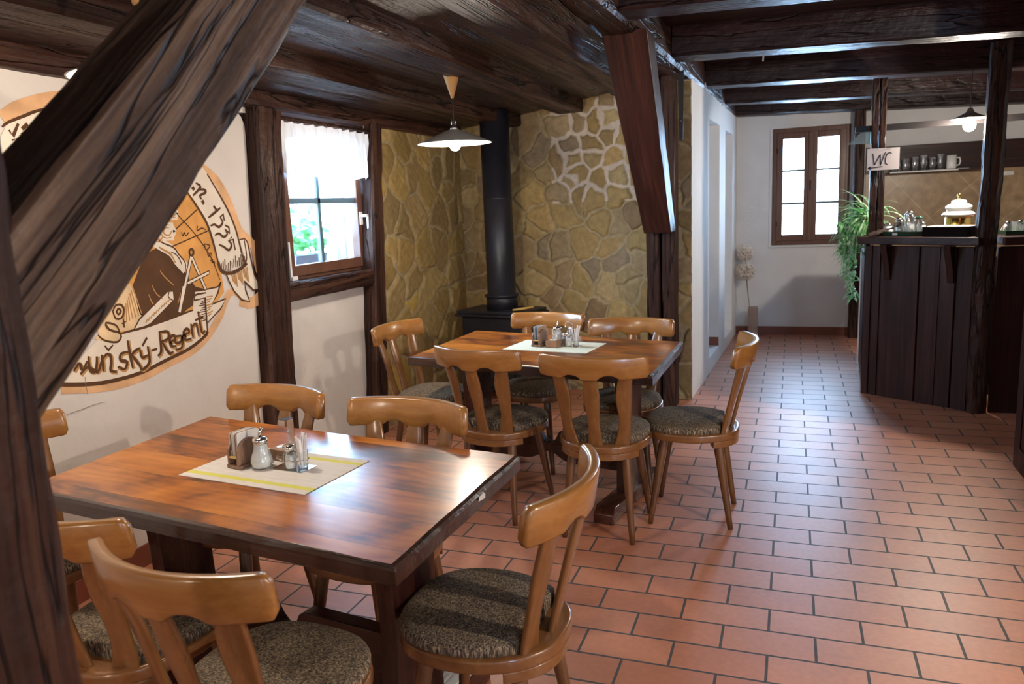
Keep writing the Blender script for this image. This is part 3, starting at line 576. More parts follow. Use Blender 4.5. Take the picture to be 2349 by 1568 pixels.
# ---- window 2 (double casement at the end of the passage)
def window_far():
    t = thing('window_2', None, None, ((WX0 + WX1) / 2, YF + .05, (WZ0 + WZ1) / 2)); structure(t)
    hw = (WX1 - WX0) / 2; hz = (WZ1 - WZ0) / 2
    def fr(y0, y1, x0, x1, z0, z1, w, wb): return MB().box((x0, y0, z0), (x0 + w, y1, z1)).box((x1 - w, y0, z0), (x1, y1, z1)).box((x0 + w, y0, z0), (x1 - w, y1, z0 + wb)).box((x0 + w, y0, z1 - wb), (x1 - w, y1, z1))
    fr(-.03, .05, -hw, hw, -hz, hz, .05, .05).obj('window_frame', m_winwood, t, bevel=.004)
    for sx in (-1, 1):
        x0, x1 = (-hw + .045, -.004) if sx < 0 else (.004, hw - .045)
        s = fr(-.045, .0, x0, x1, -hz + .045, hz - .045, .062, .066).obj('sash', m_winwood, t, bevel=.004)
        xa, xb = x0 + .06, x1 - .06
        MB().box((xa, -.034, .160), (xb, -.008, .182)).box((xa, -.034, -.182), (xb, -.008, -.156)).obj('glazing_bars', m_grey, s)
        box('pane', (xa, -.02, -hz + .1), (xb, -.016, hz - .1), m_pane, s)
    MB().box((-.022, -.062, -hz + .045), (.022, -.04, hz - .045)).obj('cover_strip', m_winwood, t, bevel=.003)
    MB().box((-.008, -.075, -.04), (.008, -.06, .06)).obj('espagnolette', m_iron, t)
    MB().lathe([(.006, 0), (.006, .05)], (-hw + .05, -.05, -hz + .2), 8).lathe([(.006, 0), (.006, .05)], (-hw + .05, -.05, hz - .25), 8).obj('hinge', m_iron, t)
window_far()
for k, (x0, x1) in enumerate(((1.9, 2.7),)):
    t = thing('window_%d' % (k + 3), None, None, ((x0 + x1) / 2, YB - .1, 1.5)); structure(t); h = (x1 - x0) / 2
    MB().box((-h, -.03, -.45), (-h + .06, .03, .45)).box((h - .06, -.03, -.45), (h, .03, .45)).box((-h + .06, -.03, -.45), (h - .06, .03, -.39)).box((-h + .06, -.03, .39), (h - .06, .03, .45)).box((-.03, -.028, -.39), (.03, .028, .39)).obj('window_frame', m_winwood, t)
    box('pane', (-h + .05, -.002, -.4), (h - .05, .002, .4), m_pane, t)

# ---- bar back wall dressing
structure(box('trim_2', (.74, YF - .03, 1.66), (XR, YF, 1.925), m_barhor))
def tiles_back():
    m, nt, b = newmat('beige_wall_tiles'); N = nt.nodes.new; L = nt.links.new
    tc = N('ShaderNodeTexCoord'); mp = N('ShaderNodeMapping'); mp.inputs['Rotation'].default_value = (R(90), 0, 0); L(tc.outputs['Object'], mp.inputs[0])
    mp2 = N('ShaderNodeMapping'); mp2.inputs['Rotation'].default_value = (0, 0, R(42)); L(mp.outputs[0], mp2.inputs[0])
    k = N('ShaderNodeTexBrick'); k.offset = 0; k.inputs['Scale'].default_value = 1; k.inputs['Mortar Size'].default_value = .003; k.inputs['Brick Width'].default_value = .45; k.inputs['Row Height'].default_value = .45
    k.inputs['Color1'].default_value = (.40, .27, .15, 1); k.inputs['Color2'].default_value = (.36, .24, .13, 1); k.inputs['Mortar'].default_value = (.52, .40, .26, 1); L(mp2.outputs[0], k.inputs['Vector'])
    n = N('ShaderNodeTexNoise'); n.inputs['Scale'].default_value = 14; n.inputs['Detail'].default_value = 8; L(tc.outputs['Object'], n.inputs['Vector'])
    ov = N('ShaderNodeMix'); ov.data_type = 'RGBA'; ov.blend_type = 'OVERLAY'; ov.inputs[0].default_value = .6; L(k.outputs['Color'], ov.inputs[6]); L(n.outputs['Fac'], ov.inputs[7]); L(ov.outputs[2], b.inputs['Base Color']); b.inputs['Roughness'].default_value = .35
    return m
structure(box('trim_3', (.74, YF - .015, .3), (XR, YF, 1.66), tiles_back()))

# ================================================================== FURNITURE
def make_chair():
    t = thing('dining_chair', 'x', 'chair')
    def outline(s=1.0, n=44, yo=0.0, rear=None):
        p = []
        for k in range(n):
            a = 2 * math.pi * k / n; c, s_ = math.cos(a), math.sin(a)
            x = .208 * math.copysign(abs(c) ** .72, c); y = .212 * math.copysign(abs(s_) ** .76, s_)
            if y < 0: x *= 1 - .20 * (-y / .212) ** 1.3
            x *= s; y = y * s + yo
            if rear is not None and y < rear: y = rear + (y - rear) * .12
            p.append((x, y))
        return p
    def slab(name, outl, zs, mat, dome=0.0, crown=None):
        v = []; n = len(outl(1.0)); rings = []
        for (z, s) in zs: rings.append([(x, y, z) for x, y in outl(s)])
        for r in rings: v += r
        f = [(i * n + k, i * n + (k + 1) % n, (i + 1) * n + (k + 1) % n, (i + 1) * n + k) for i in range(len(zs) - 1) for k in range(n)]
        f += [tuple(range(n))[::-1], tuple(range((len(zs) - 1) * n, len(zs) * n))]
        return mobj(name, v, f, mat, t, smooth=True)
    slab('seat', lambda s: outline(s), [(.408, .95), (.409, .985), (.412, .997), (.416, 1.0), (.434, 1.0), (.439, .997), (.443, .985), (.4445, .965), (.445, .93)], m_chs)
    rl = [p for p in outline(.992, 132) if p[1] < -.105]; rl.sort(key=lambda p: math.atan2(p[1], p[0])); MB().prism(rl + [(.13, -.09), (-.13, -.09)], .381, .410).obj('rear_rail', m_chs, t, bevel=.003)
    co = lambda s: outline(.955 * s, yo=.012, rear=-.135)
    slab('cushion', co, [(.441, .97), (.446, 1.0), (.462, 1.005), (.473, .98), (.480, .91), (.485, .76), (.488, .5), (.4895, .2)], m_fabric)
    # crest rail, curved in plan with two scallops cut from its lower edge
    v = []; N_ = 56; yc = lambda u: -.272 + .078 * abs(u) ** 2.0
    for i in range(N_ + 1):
        u = -1 + 2 * i / N_; x = .236 * u; y = yc(u); du = .156 / .236 * u
        nx, ny = -du, 1.0; l = math.hypot(nx, ny); nx /= l; ny /= l
        e = max(0, (abs(u) - .94) / .06); rc = .017 * (1 - math.sqrt(max(0, 1 - e * e)))
        zt = .852 - rc; zb = .752 + .006 * abs(u) + rc
        for s0 in (-.33, .33): zb += .020 * max(0, 1 - abs((u - s0) / .19) ** 2.4)
        th = .015 * (1 - .25 * e)
        h = zt - zb
        for (a, b) in ((-.75, 0), (.75, 0), (1, .05), (1, .5), (1, .93), (.7, 1), (-.7, 1), (-1, .93), (-1, .5), (-1, .05)):
            z = zb + h * b; lean = -(z - .80) * .16
            v.append((x + nx * th * a, y + ny * th * a + lean, z))
    n = 10; f = [(i * n + k, i * n + (k + 1) % n, (i + 1) * n + (k + 1) % n, (i + 1) * n + k) for i in range(N_) for k in range(n)] + [tuple(range(n))[::-1], tuple(range(N_ * n, N_ * n + n))]
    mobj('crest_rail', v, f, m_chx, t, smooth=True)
    for j in (-1, 0, 1):
        v = []; S_ = 22
        for i in range(S_ + 1):
            q = i / S_; z = .432 + (.795 - .432) * q
            x = j * (.108 + .048 * q); yb = -.176 + .026 * abs(j); yt = yc(j * .156 / .236) + .002
            y = yb + (yt - yb) * (q ** 1.15)
            wv = .0290 + .0042 * math.cos(q * 2 * math.pi * 1.45 + .3) + .002 * q
            off = j * .007 * math.sin(q * 2 * math.pi)
            tx, ty = 1.0, j * .30; l = math.hypot(tx, ty); tx /= l; ty /= l; nx, ny = -ty, tx
            for (a, b) in ((-1, -.55), (-.8, -1), (.8, -1), (1, -.55), (1, .55), (.8, 1), (-.8, 1), (-1, .55)):
                v.append((x + off + tx * wv * a + nx * .0085 * b, y + ty * wv * a + ny * .0085 * b, z))
        n = 8; f = [(i * n + k, i * n + (k + 1) % n, (i + 1) * n + (k + 1) % n, (i + 1) * n + k) for i in range(S_) for k in range(n)] + [tuple(range(n))[::-1], tuple(range(S_ * n, S_ * n + n))]
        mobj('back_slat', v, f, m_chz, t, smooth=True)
    for sx in (-1, 1):
        for sy in (-1, 1):
            a = Vector((sx * .120, .115 if sy > 0 else -.120, .416)); b = Vector((sx * (.172 if sy > 0 else .155), .178 if sy > 0 else -.182, 0))
            pts = [a + (b - a) * q for q in (0, .06, .16, .35, .6, .85, 1)]
            MB().tube(pts, [.0175, .0195, .0212, .0198, .0168, .0138, .0122], 14).obj('leg', m_chleg, t, smooth=True)
    return t
proto = make_chair()
def copy_tree(o, parent=None):
    c = o.copy(); col.objects.link(c)
    if parent is not None: c.parent = parent
    for ch in list(o.children): copy_tree(ch, c)
    return c
CHAIRS = [
    # crest chord midpoint x, y, facing angle, label, group
    (-.1725, 1.135, 91, 'brown chair at the passage end of the far table, seen from the side', 'F'),
    (-.739, .695, 0, 'chair with its back to the camera at the right of the far table near side', 'F'),
    (-1.312, .788, -11, 'chair with its back to the camera at the left of the far table near side', 'F'),
    (-1.314, 1.882, 174, 'chair in front of the black stove behind the far table', 'F'),
    (-.776, 1.695, 180, 'chair beside the split post behind the far table', 'F'),
    (-2.072, 1.446, -98, 'chair at the window end of the far table', 'F'),
    (-.468, -.740, 89, 'large side-on chair at the right end of the front table', 'N'),
    (-1.161, -.213, 174, 'chair across the front table, right one of the two by the far edge', 'N'),
    (-1.758, -.122, 173, 'chair across the front table below the painted banner', 'N'),
    (-2.390, -.735, -97, 'chair beside the plaster wall at the left end of the front table', 'N'),
    (-1.530, -1.232, 0, 'chair half hidden by the blurred post at the front table', 'N'),
    (-1.052, -1.346, -5, 'nearest chair at the bottom of the picture, back to the camera', 'N')]
for k, (mx, my, ang, lab, g) in enumerate(CHAIRS):
    o = proto if k == 0 else copy_tree(proto)
    a = R(ang); off = Vector((0, .200, 0)); off.rotate(Quaternion((0, 0, 1), a))
    o.location = (mx + off.x, my + off.y, 0); o.rotation_euler = (0, 0, a)
    o['label'] = lab; o['category'] = 'chair'; o['group'] = 'chairs round the far table' if g == 'F' else 'chairs round the front table'

def make_table(corners, label, rz):
    cx = sum(c[0] for c in corners) / 4; cy = sum(c[1] for c in corners) / 4
    t = thing('trestle_table', label, 'table', (cx, cy, 0), rz)
    ca, sa = math.cos(-rz), math.sin(-rz)
    lc = [((x - cx) * ca - (y - cy) * sa, (x - cx) * sa + (y - cy) * ca) for x, y in corners]
    ring = []; rs = random.Random(int(cx * 100))
    for i in range(4):
        a = Vector(lc[i]); b = Vector(lc[(i + 1) % 4]); d = (b - a); L = d.length; n = Vector((d.y, -d.x)).normalized()
        m = 16 if L > 1 else 10
        for k in range(m):
            q = k / m; w_ = 0 if k == 0 else .0028 * noise.noise(Vector((q * L * 9 + i * 5, cx, 0)))
            ring.append(a + d * q + n * w_)
    v = [(p.x, p.y, .705) for p in ring] + [(p.x, p.y, .738) for p in ring]
    m = len(ring); ins = [p * (1 - .006 / max(.3, p.length)) for p in ring]; ins2 = [p * (1 - .016 / max(.3, p.length)) for p in ring]
    v += [(p.x, p.y, .747) for p in ins] + [(p.x, p.y, .7505) for p in ins2]
    f = [tuple(range(m))[::-1]] + [(i * m + k, i * m + (k + 1) % m, (i + 1) * m + (k + 1) % m, (i + 1) * m + k) for i in range(3) for k in range(m)] + [tuple(range(3 * m, 4 * m))]
    fm = [1] + [1] * (2 * m) + [1] * m + [0]
    mobj('tabletop', v, f, [m_top, m_edge], t, fm=fm)
    for s in (-1, 1):
        # plank leg with a waisted outline, in the y-z plane
        pr = []
        for q in range(17):
            z = .075 + (.705 - .075) * q / 16; wv = .112 - .016 * math.sin(math.pi * q / 16) ** 2; pr.append((wv, z))
        poly = [(w_, z) for w_, z in pr] + [(-w_, z) for w_, z in reversed(pr)]
        MB().prism(poly, s * .45 - .028, s * .45 + .028, 'x').obj('leg', m_tabz, t, bevel=.005)
        MB().prism([(-.34, 0), (-.24, 0), (-.22, .014), (.22, .014), (.24, 0), (.34, 0), (.34, .045), (.30, .078), (-.30, .078), (-.34, .045)], s * .45 - .05, s * .45 + .05, 'x').obj('foot', m_taby, t, bevel=.005)
        MB().prism([(-.30, .705), (.30, .705), (.25, .66), (-.25, .66)], s * .45 - .035, s * .45 + .035, 'x').obj('cleat', m_taby, t, bevel=.004)
    top = []; bot = []
    for q in range(41):
        x = -.425 + .85 * q / 40; a = abs(x)
        zt = .328 - .075 * math.exp(-(a / .055) ** 4)
        zb = .150 + .055 * math.exp(-(a / .075) ** 2)
        top.append((x, zt)); bot.append((x, zb))
    MB().prism(bot + top[::-1], -.026, .026, 'y').obj('stretcher', m_tabx, t, bevel=.004)
    return t
m_edge = wood('dark_table_edge', 'x', [(.008, .003, .003), (.032, .012, .008), (.10, .04, .022)], .22, 1.0, .5, coat=.6, blot=.3)
tb1 = make_table([(-2.023, -.948), (-.716, -1.107), (-.701, -.356), (-2.024, -.17)], 'varnished front table with a striped placemat and condiments', R(-7.4))
ch_ = MB().add([(-.006, 0, 0), (.004, -.016, -.010), (.005, .018, -.012), (-.004, .024, .002), (.005, -.012, .001), (.006, .018, .0)], [(0, 1, 2), (0, 2, 3), (0, 3, 5, 4), (1, 4, 5, 2), (0, 4, 1), (2, 5, 3)]).obj('chipped_edge', m_paper, tb1); ch_['label'] = 'pale chipped splinter on the right edge'
q_ = Matrix.Rotation(R(7.4), 3, 'Z') @ (Vector((-.707, -.66, .737)) - Vector((-1.366, -.64525, 0))); ch_.location = q_
make_table([(-1.796, 1.015), (-.495, .763), (-.477, 1.598), (-1.772, 1.861)], 'varnished far table with a pale green placemat', R(-11))

def placemat(corners, mat, label, grp=None):
    cx = sum(c[0] for c in corners) / 4; cy = sum(c[1] for c in corners) / 4
    a = Vector(corners[1]) - Vector(corners[0]); rz = math.atan2(a.y, a.x); w_, d_ = .235, .145
    o = MB().box((-w_, -d_, 0), (w_, d_, .0016)).obj('placemat', mat, loc=(cx, cy, .7508), rz=rz); return tag(o, label, 'placemat', grp)
pm1 = placemat([(-1.608, -.744), (-1.121, -.792), (-1.109, -.504), (-1.661, -.486)], m_mat1, 'cream placemat with yellow stripes on the front table', 'placemats')
pm2 = placemat([(-1.368, 1.258), (-.875, 1.194), (-.866, 1.499), (-1.357, 1.577)], m_mat2, 'pale green placemat on the far table', 'placemats')
TZ = .7526

def coaster_holder(x, y, rz, where, n, cols_):
    t = thing('coaster_holder', 'small wooden coaster holder on the %s' % where, 'holder', (x, y, TZ), rz, 'coaster holders')
    box('base', (-.030, -.045, 0), (.030, .045, .012), m_holder, t, bevel=.003)
    for s in (-1, 1):
        poly = [(-.045, .012), (-.045, .058)] + [(-.0 + .044 * math.cos(a), .045 + .044 * math.sin(a)) for a in [R(160 - k * 14) for k in range(13)]] + [(.036, .012)]
        MB().prism(poly, s * .020 - .004, s * .020 + .004, 'x').obj('side_panel', m_holder, t, bevel=.0015)
    MB().tube([(-.018, -.040, .034), (.018, -.040, .034)], .004, 8).obj('dowel', m_yel, t)
    for k in range(n):
        r_ = .041; p = []
        for (sx, sy) in ((1, 1), (-1, 1), (-1, -1), (1, -1)):
            for q in range(4):
                a = R({(1, 1): 0, (-1, 1): 90, (-1, -1): 180, (1, -1): 270}[(sx, sy)] + q * 30); p.append((.006 + sx * (r_ - .010) + .010 * math.cos(a), .066 + sy * (r_ - .010) + .010 * math.sin(a)))
        xo = -.014 + k * .0262 / max(1, n - 1)
        o = MB().prism(p, xo - .0008, xo + .0008, 'x').obj('coaster', m_coast[cols_[k % len(cols_)]]); o.location = (x, y, TZ); o.rotation_euler = (0, R(-3 + k * .8), rz)
        tag(o, ['white', 'brown printed', 'blue printed'][cols_[k % len(cols_)]] + ' cardboard coaster standing in the wooden holder on the %s' % where, 'coaster', 'coasters on the %s' % where)
m_coast = [plain('coaster_white', (.78, .74, .70), .7), plain('coaster_brown_edge', (.40, .25, .15), .7), plain('coaster_blue', (.12, .22, .34), .6)]
coaster_holder(-1.482, -.628, R(-12), 'front table', 8, [0, 1, 0, 0])
coaster_holder(-1.198, 1.385, R(-14), 'far table', 6, [2, 0, 1])

def sugar_pot(x, y, where):
    t = thing('sugar_dispenser', 'glass sugar dispenser with a steel spout on the %s' % where, 'sugar dispenser', (x, y, TZ), .4, 'sugar dispensers')
    pr = [(.024, 0), (.030, .004), (.0338, .016), (.0335, .026), (.029, .040), (.0225, .054), (.0205, .068), (.0205, .084)]
    lathe('glass_jar', pr, m_glass, t, seg=32)
    lathe('sugar', [(r * .90, z + .003) for r, z in pr[:-1]] + [(.0, .072)], m_sugar, t, seg=24)
    lathe('lid', [(.0225, .076), (.0230, .077), (.0230, .086), (.0215, .090), (.019, .0925), (.006, .095)], m_steel, t)
    MB().tube([(0, 0, .093), (.001, 0, .106), (.007, 0, .122)], .0048, 10).obj('spout', m_steel, t, smooth=True)
def shaker(x, y, where, mat, nm, lab, grp, h=.058, r=.0175):
    t = thing(nm, lab, 'shaker', (x, y, TZ + .002), .2, grp)
    pr = [(r * .85, 0), (r * .98, .004), (r, .02), (r * .92, h * .6), (r * .85, h)]
    lathe('glass_jar', pr, m_glass, t, seg=20); lathe('contents', [(q * .86, z + .003) for q, z in pr[:4]] + [(0, h * .66)], mat, t, seg=18)
    lathe('cap', [(r * .95, h - .004), (r * .95, h + .010), (r * .7, h + .015), (0, h + .0165)], m_steel, t, seg=20)
def condiments(x, y, rz, where, ring=False):
    def P(dx, dy): return (x + dx * math.cos(rz) - dy * math.sin(rz), y + dx * math.sin(rz) + dy * math.cos(rz))
    t = thing('condiment_caddy', 'bent steel condiment caddy on the %s' % where, 'caddy', (x, y, TZ), rz, 'condiment caddies')
    MB().box((-.058, -.034, 0), (.058, .034, .0012)).obj('base', m_steel, t)
    if ring: MB().tube([(.0, .0, 0), (.0, .0, .085)] , .003, 8).tube([(.022 * math.cos(a), 0, .107 + .022 * math.sin(a)) for a in [R(-90 + k * 22.5) for k in range(17)]], .0028, 8).obj('handle', m_steel, t)
    else: MB().box((-.0125, -.001, 0), (.0125, .0005, .148)).box((-.0125, -.001, .1465), (.0125, -.035, .148)).box((-.0125, -.036, .130), (.0125, -.035, .148)).obj('handle', m_steel, t, loc=(-.012, .016, 0))
    MB().tube([(.0 + .055 * math.cos(a), .031 * math.sin(a), .030 + .002 * math.sin(a * 8)) for a in [R(k * 10) for k in range(37)]], .0014, 6, cap=False).obj('wire_rail', m_steel, t)
    px, py = P(-.030, .012) if not ring else P(-.034, .014); shaker(px, py, where, m_pepper, 'pepper_shaker', 'pepper shaker in the caddy on the %s' % where, 'pepper shakers', .046, .0145)
    px, py = P(.004, -.014); shaker(px, py, where, m_sugar, 'salt_shaker', 'salt shaker in the caddy on the %s' % where, 'salt shakers')
    px, py = P(.040, -.004)
    g = thing('toothpick_glass', 'small glass for wrapped toothpicks on the %s' % where, 'glass', (px, py, TZ + .002), 0, 'toothpick glasses')
    lathe('tumbler', [(.013, 0), (.0155, .004), (.0165, .03), (.0180, .055)], m_glass, g, seg=20, cap=False); lathe('tumbler_base', [(.0135, .001), (.014, .012)], m_glass, g, seg=20)
    rs = random.Random(4)
    for k in range(13):
        a = rs.uniform(0, 6.28); q = rs.uniform(.002, .010); tl = rs.uniform(.006, .014) + (.006 if ring else 0); hh = rs.uniform(.080, .100); cx_, cy_ = q * math.cos(a), q * math.sin(a); tx_, ty_ = cx_ + tl * math.cos(a), cy_ + tl * math.sin(a)
        pa = Vector((cx_, cy_, .010)); pb = Vector((tx_, ty_, .010 + hh)); wv = Vector((-math.sin(a * 1.7), math.cos(a * 1.7), 0)) * .0036; th_ = Vector((math.cos(a * 1.7), math.sin(a * 1.7), 0)) * .0007
        vv = [p + s1 * wv + s2 * th_ for p in (pa, pb) for s1, s2 in ((-1, -1), (1, -1), (1, 1), (-1, 1))]
        o = mobj('toothpick_sachet', vv, [(0, 1, 2, 3), (7, 6, 5, 4), (0, 4, 5, 1), (1, 5, 6, 2), (2, 6, 7, 3), (3, 7, 4, 0)], m_paper, loc=(px, py, TZ + .002))
        tag(o, 'paper wrapped toothpicks standing in the glass on the %s' % where, 'toothpick', 'toothpicks on the %s' % where)
def candle(x, y, rz, where):
    t = thing('candle_holder', 'square wooden tealight holder on the %s' % where, 'candle holder', (x, y, TZ), rz, 'tealight holders')
    box('block', (-.031, -.031, 0), (.031, .031, .036), m_brownsq, t, bevel=.003)
    lathe('tealight', [(.0, .036), (.021, .0362), (.021, .0385), (.019, .0385), (.018, .0375), (0, .0375)], m_porc, t, seg=24, cap=False)
    MB().tube([(0, 0, .0375), (0, 0, .043)], .0008, 6).obj('wick', m_cord, t)
sugar_pot(-1.412, -.640, 'front table'); condiments(-1.318, -.618, R(-6), 'front table'); candle(-1.402, -.548, R(-10), 'front table')
sugar_pot(-1.118, 1.445, 'far table'); condiments(-1.040, 1.395, R(-10), 'far table', True); candle(-1.118, 1.362, R(-8), 'far table')

# ================================================================== PENDANT LAMPS
def pendant(x, y, zc, zr, label, seed=0, power=13):
    t = thing('pendant_lamp', label, 'lamp', (x, y, zr), 0, 'pendant lamps')
    h = zc - zr
    lathe('ceiling_rose', [(.008, h - .125), (.010, h - .115), (.044, h - .004), (.046, h), (.0, h)], m_cone, t, seg=32)
    MB().tube([(0, 0, h - .12), (.001, 0, (h + .12) / 2), (0, 0, .115)], .0022, 6).obj('cord', m_cord, t)
    MB().lathe([(.010, .118), (.012, .105), (.012, .092), (.020, .088), (.022, .072)], seg=20).lathe([(.004, .10), (.004, .13)], (.012, 0, 0), 8).lathe([(.004, .10), (.004, .13)], (-.012, 0, 0), 8).obj('lamp_holder', m_steel, t, smooth=True)
    sh = lathe('lamp_shade', [(.022, .074), (.055, .064), (.120, .036), (.200, .002), (.203, 0), (.199, -.001)], m_shadeout, t, seg=56, cap=False)
    lathe('shade_lining', [(.024, .068), (.055, .059), (.120, .031), (.197, -.0005)], m_shadein, t, seg=56, cap=False)
    lathe('bulb', [(.0, -.040), (.018, -.035), (.028, -.021), (.031, -.006), (.025, .018), (.014, .040), (.013, .07)], m_bulb, t, seg=20, cap=False)
    ld = bpy.data.lights.new('pendant_light', 'POINT'); ld.energy = power; ld.color = (1.0, .88, .74); ld.shadow_soft_size = .035
    l = bpy.data.objects.new('pendant_light', ld); col.objects.link(l); l.parent = t; l.location = (0, 0, -.085)
    return t
pendant(-1.68, 1.50, 2.20, 1.838, 'lit pendant lamp with flat cone shade over the far table')
pendant(-1.72, -.60, 2.22, 1.895, 'pendant lamp mostly hidden behind the diagonal brace, over the front table')
pendant(2.0, -1.1, 2.28, 1.95, 'unseen pendant lamp added right of the camera to light the front floor', power=85)  # extra lamp out of view, put in to warm the front floor
pendant(-1.5, -3.0, 2.22, 1.92, 'unseen pendant lamp added behind the camera for more light', power=17)  # extra lamp out of view, added to light the room from behind

# ================================================================== STOVE
t = thing('wood_stove', 'black cast iron stove with a thick flue in the stone corner', 'stove', (-2.065, 3.10, 0), R(-11))
MB().box((-.27, -.17, .12), (.27, .17, .665)).obj('body', m_black, t, bevel=.012)
MB().prism([(-.315, -.20), (.315, -.20), (.315, .19), (-.315, .19)], .668, .690).prism([(-.30, -.19), (.30, -.19), (.30, .18), (-.30, .18)], .690, .715).obj('top_plate', m_black, t, bevel=.006)
for sx in (-1, 1):
    for sy in (-1, 1): MB().tube([(sx * .22, sy * .13, .13), (sx * .25, sy * .16, .05), (sx * .26, sy * .17, 0)], [.03, .02, .025], 10).obj('leg', m_black, t, smooth=True)
d = MB().prism([(-.20, .20), (.20, .20), (.20, .50)] + [(.20 * math.cos(a), .50 + .09 * math.sin(a)) for a in [R(k * 15) for k in range(1, 12)]] + [(-.20, .50)], -.188, -.168, 'y').obj('door', m_black, t, bevel=.005)
MB().prism([(-.155, .25), (.155, .25), (.155, .48)] + [(.155 * math.cos(a), .48 + .065 * math.sin(a)) for a in [R(k * 15) for k in range(1, 12)]] + [(-.155, .48)], -.194, -.187, 'y').obj('door_glass', plain('sooty_glass', (.006, .006, .008), .12), d)
MB().tube([(.18, -.19, .36), (.18, -.225, .36), (.18, -.225, .28)], .008, 8).obj('door_handle', m_steel, d)
lathe('flue_collar', [(.122, .715), (.122, .800), (.118, .806)], m_black, t, (0, .01, 0), 32)
MB().lathe([(.125, .806), (.135, .812), (.135, .826), (.112, .832), (.110, 1.55), (.112, 1.552), (.112, 1.56), (.110, 1.562), (.110, 2.2)], (0, .01, 0), 40).obj('flue_pipe', m_black, t, smooth=True)
o = MB().tube([(-1.905, 2.905, .728), (-1.84, 2.92, .736), (-1.75, 2.945, .750)], [.008, .011, .009], 10).obj('poker_handle', m_yel, smooth=True); tag(o, 'short yellow wooden handle lying on the black stove', 'handle')

# ================================================================== CURTAIN, HANDLE, OUTSIDE PLANT
def curtain():
    v = []; nu, nz = 120, 26; y0, y1 = 1.165, 2.095
    for j in range(nz + 1):
        q = j / nz
        for i in range(nu + 1):
            u = i / nu; a = (.45 + .55 * u) * (.014 + .016 * q)
            y = y0 + (y1 - y0) * u + .010 * math.sin(u * 70 + q * 2) * q + (.030 * q * (u > .93) * (u - .93) / .07)
            x = -2.560 + a * math.sin(u * 62 + 1.5 * math.sin(u * 9)) + .004 * math.sin(u * 190 + q * 5)
            H = .275 + .018 * abs(math.sin(u * 24)) - .02 * (u > .4) * (u < .7); z = 1.998 - H * q
            v.append((x, y, z + .004 * math.sin(u * 62) * (q < .05)))
    n = nu + 1; f = [(j * n + i, j * n + i + 1, (j + 1) * n + i + 1, (j + 1) * n + i) for j in range(nz) for i in range(nu)]
    return tag(mobj('lace_curtain', v, f, m_lace, smooth=True), 'white gathered lace valance hanging across the top of the left window', 'curtain')
curtain()
o = MB().tube([(-2.545, 1.16, 2.012), (-2.545, 2.09, 2.012)], .011, 12).obj('curtain_rod', m_beam, smooth=True); tag(o, 'thin dark curtain rod above the lace valance', 'curtain rod')
t = thing('potted_geranium', 'green geranium in a window box outside the left window', 'plant', (-2.95, 1.92, 1.13))
MB().prism([(-.055, 0), (.055, 0), (.07, .11), (-.07, .11)], -.26, .10, 'y').obj('window_box', m_planter, t, bevel=.004)
rs = random.Random(3); b = MB(); bs = MB()
for k in range(95):
    y = rs.uniform(-.30, .14); x = rs.uniform(-.07, .08); z = .12 + abs(rs.gauss(0, .11)) + .02; r_ = rs.uniform(.022, .045)
    nrm = Vector((rs.uniform(-.2, 1), rs.uniform(-.6, .6), rs.uniform(.1, 1))).normalized(); a = nrm.orthogonal().normalized(); c = nrm.cross(a)
    pts = [Vector((x, y, z)) + nrm * -.006] + [Vector((x, y, z)) + (a * math.cos(w_) + c * math.sin(w_)) * r_ * (1 + .12 * math.sin(w_ * 5)) * (.6 if abs(w_ - 3.14) < .3 else 1) for w_ in [6.283 * q / 14 for q in range(14)]]
    b.add(pts, [(0, 1 + q, 1 + (q + 1) % 14) for q in range(14)])
    if k % 4 == 0: bs.tube([(x * .4, y * .8, .10), (x, y, z)], .003, 5)
b.obj('foliage', m_ger, t); bs.obj('stem', m_leafd, t)

# ================================================================== BAR
BZ = 1.165
A = Vector((.56, 3.72)); B = Vector((1.19, 3.285)); t = thing('bar_counter', 'dark panelled bar counter with a thick top', 'counter', (1.0, 3.8, 0))
def W(p): return (p[0] - 1.0, p[1] - 3.8)
def panels(p0, p1, ws, name='plank'):
    d = (p1 - p0); L = d.length; d = d / L; n = Vector((d.y, -d.x)); s = 0
    for w_, pr in ws:
        a = p0 + d * s; c = p0 + d * (s + w_); q = n * pr
        MB().prism([W(a + q), W(c + q), W(c - n * .03), W(a - n * .03)], .0, 1.10).obj(name, m_panel, t, bevel=.004); s += w_
panels(A, B, [(.05, .012), (.035, 0), (.03, .012), (.27, .002), (.012, -.012), (.13, .004), (.10, .0), (.012, -.014), (.10, .004)])
panels(Vector((1.30, 3.285)), Vector((2.6, 3.36)), [(.30, .0), (.012, -.014), (.20, .004), (.20, .0), (.012, -.014), (.3, .003), (.26, .0)])
panels(Vector((.64, 5.15)), A, [(.40, .0), (.012, -.012), (.40, 0), (.012, -.012), (.30, 0), (.012, -.012), (.25, 0)])
MB().prism([W(p) for p in ((.50, 3.70), (.555, 3.635), (1.17, 3.195), (1.17, 3.60), (.93, 3.78), (.93, 5.15), (.56, 5.15))], BZ - .052, BZ).obj('counter_top', m_barhor, t, bevel=.006)
MB().prism([W(p) for p in ((1.31, 3.20), (2.62, 3.26), (2.62, 3.68), (1.31, 3.62))], BZ - .052, BZ).obj('counter_top', m_barhor, t, bevel=.006)
for (px, py, an) in ((.70, 3.622, -34), (1.055, 3.378, -34), (1.46, 3.29, 3), (2.0, 3.33, 3)):
    br = MB().prism([(0, .86), (-.012, .86), (-.03, .95), (-.095, 1.113), (0, 1.113)], -.022, .022, 'x').obj('bracket', m_panel, t, bevel=.003); br.location = (px - 1.0, py - 3.8, 0); br.rotation_euler = (0, 0, R(an))
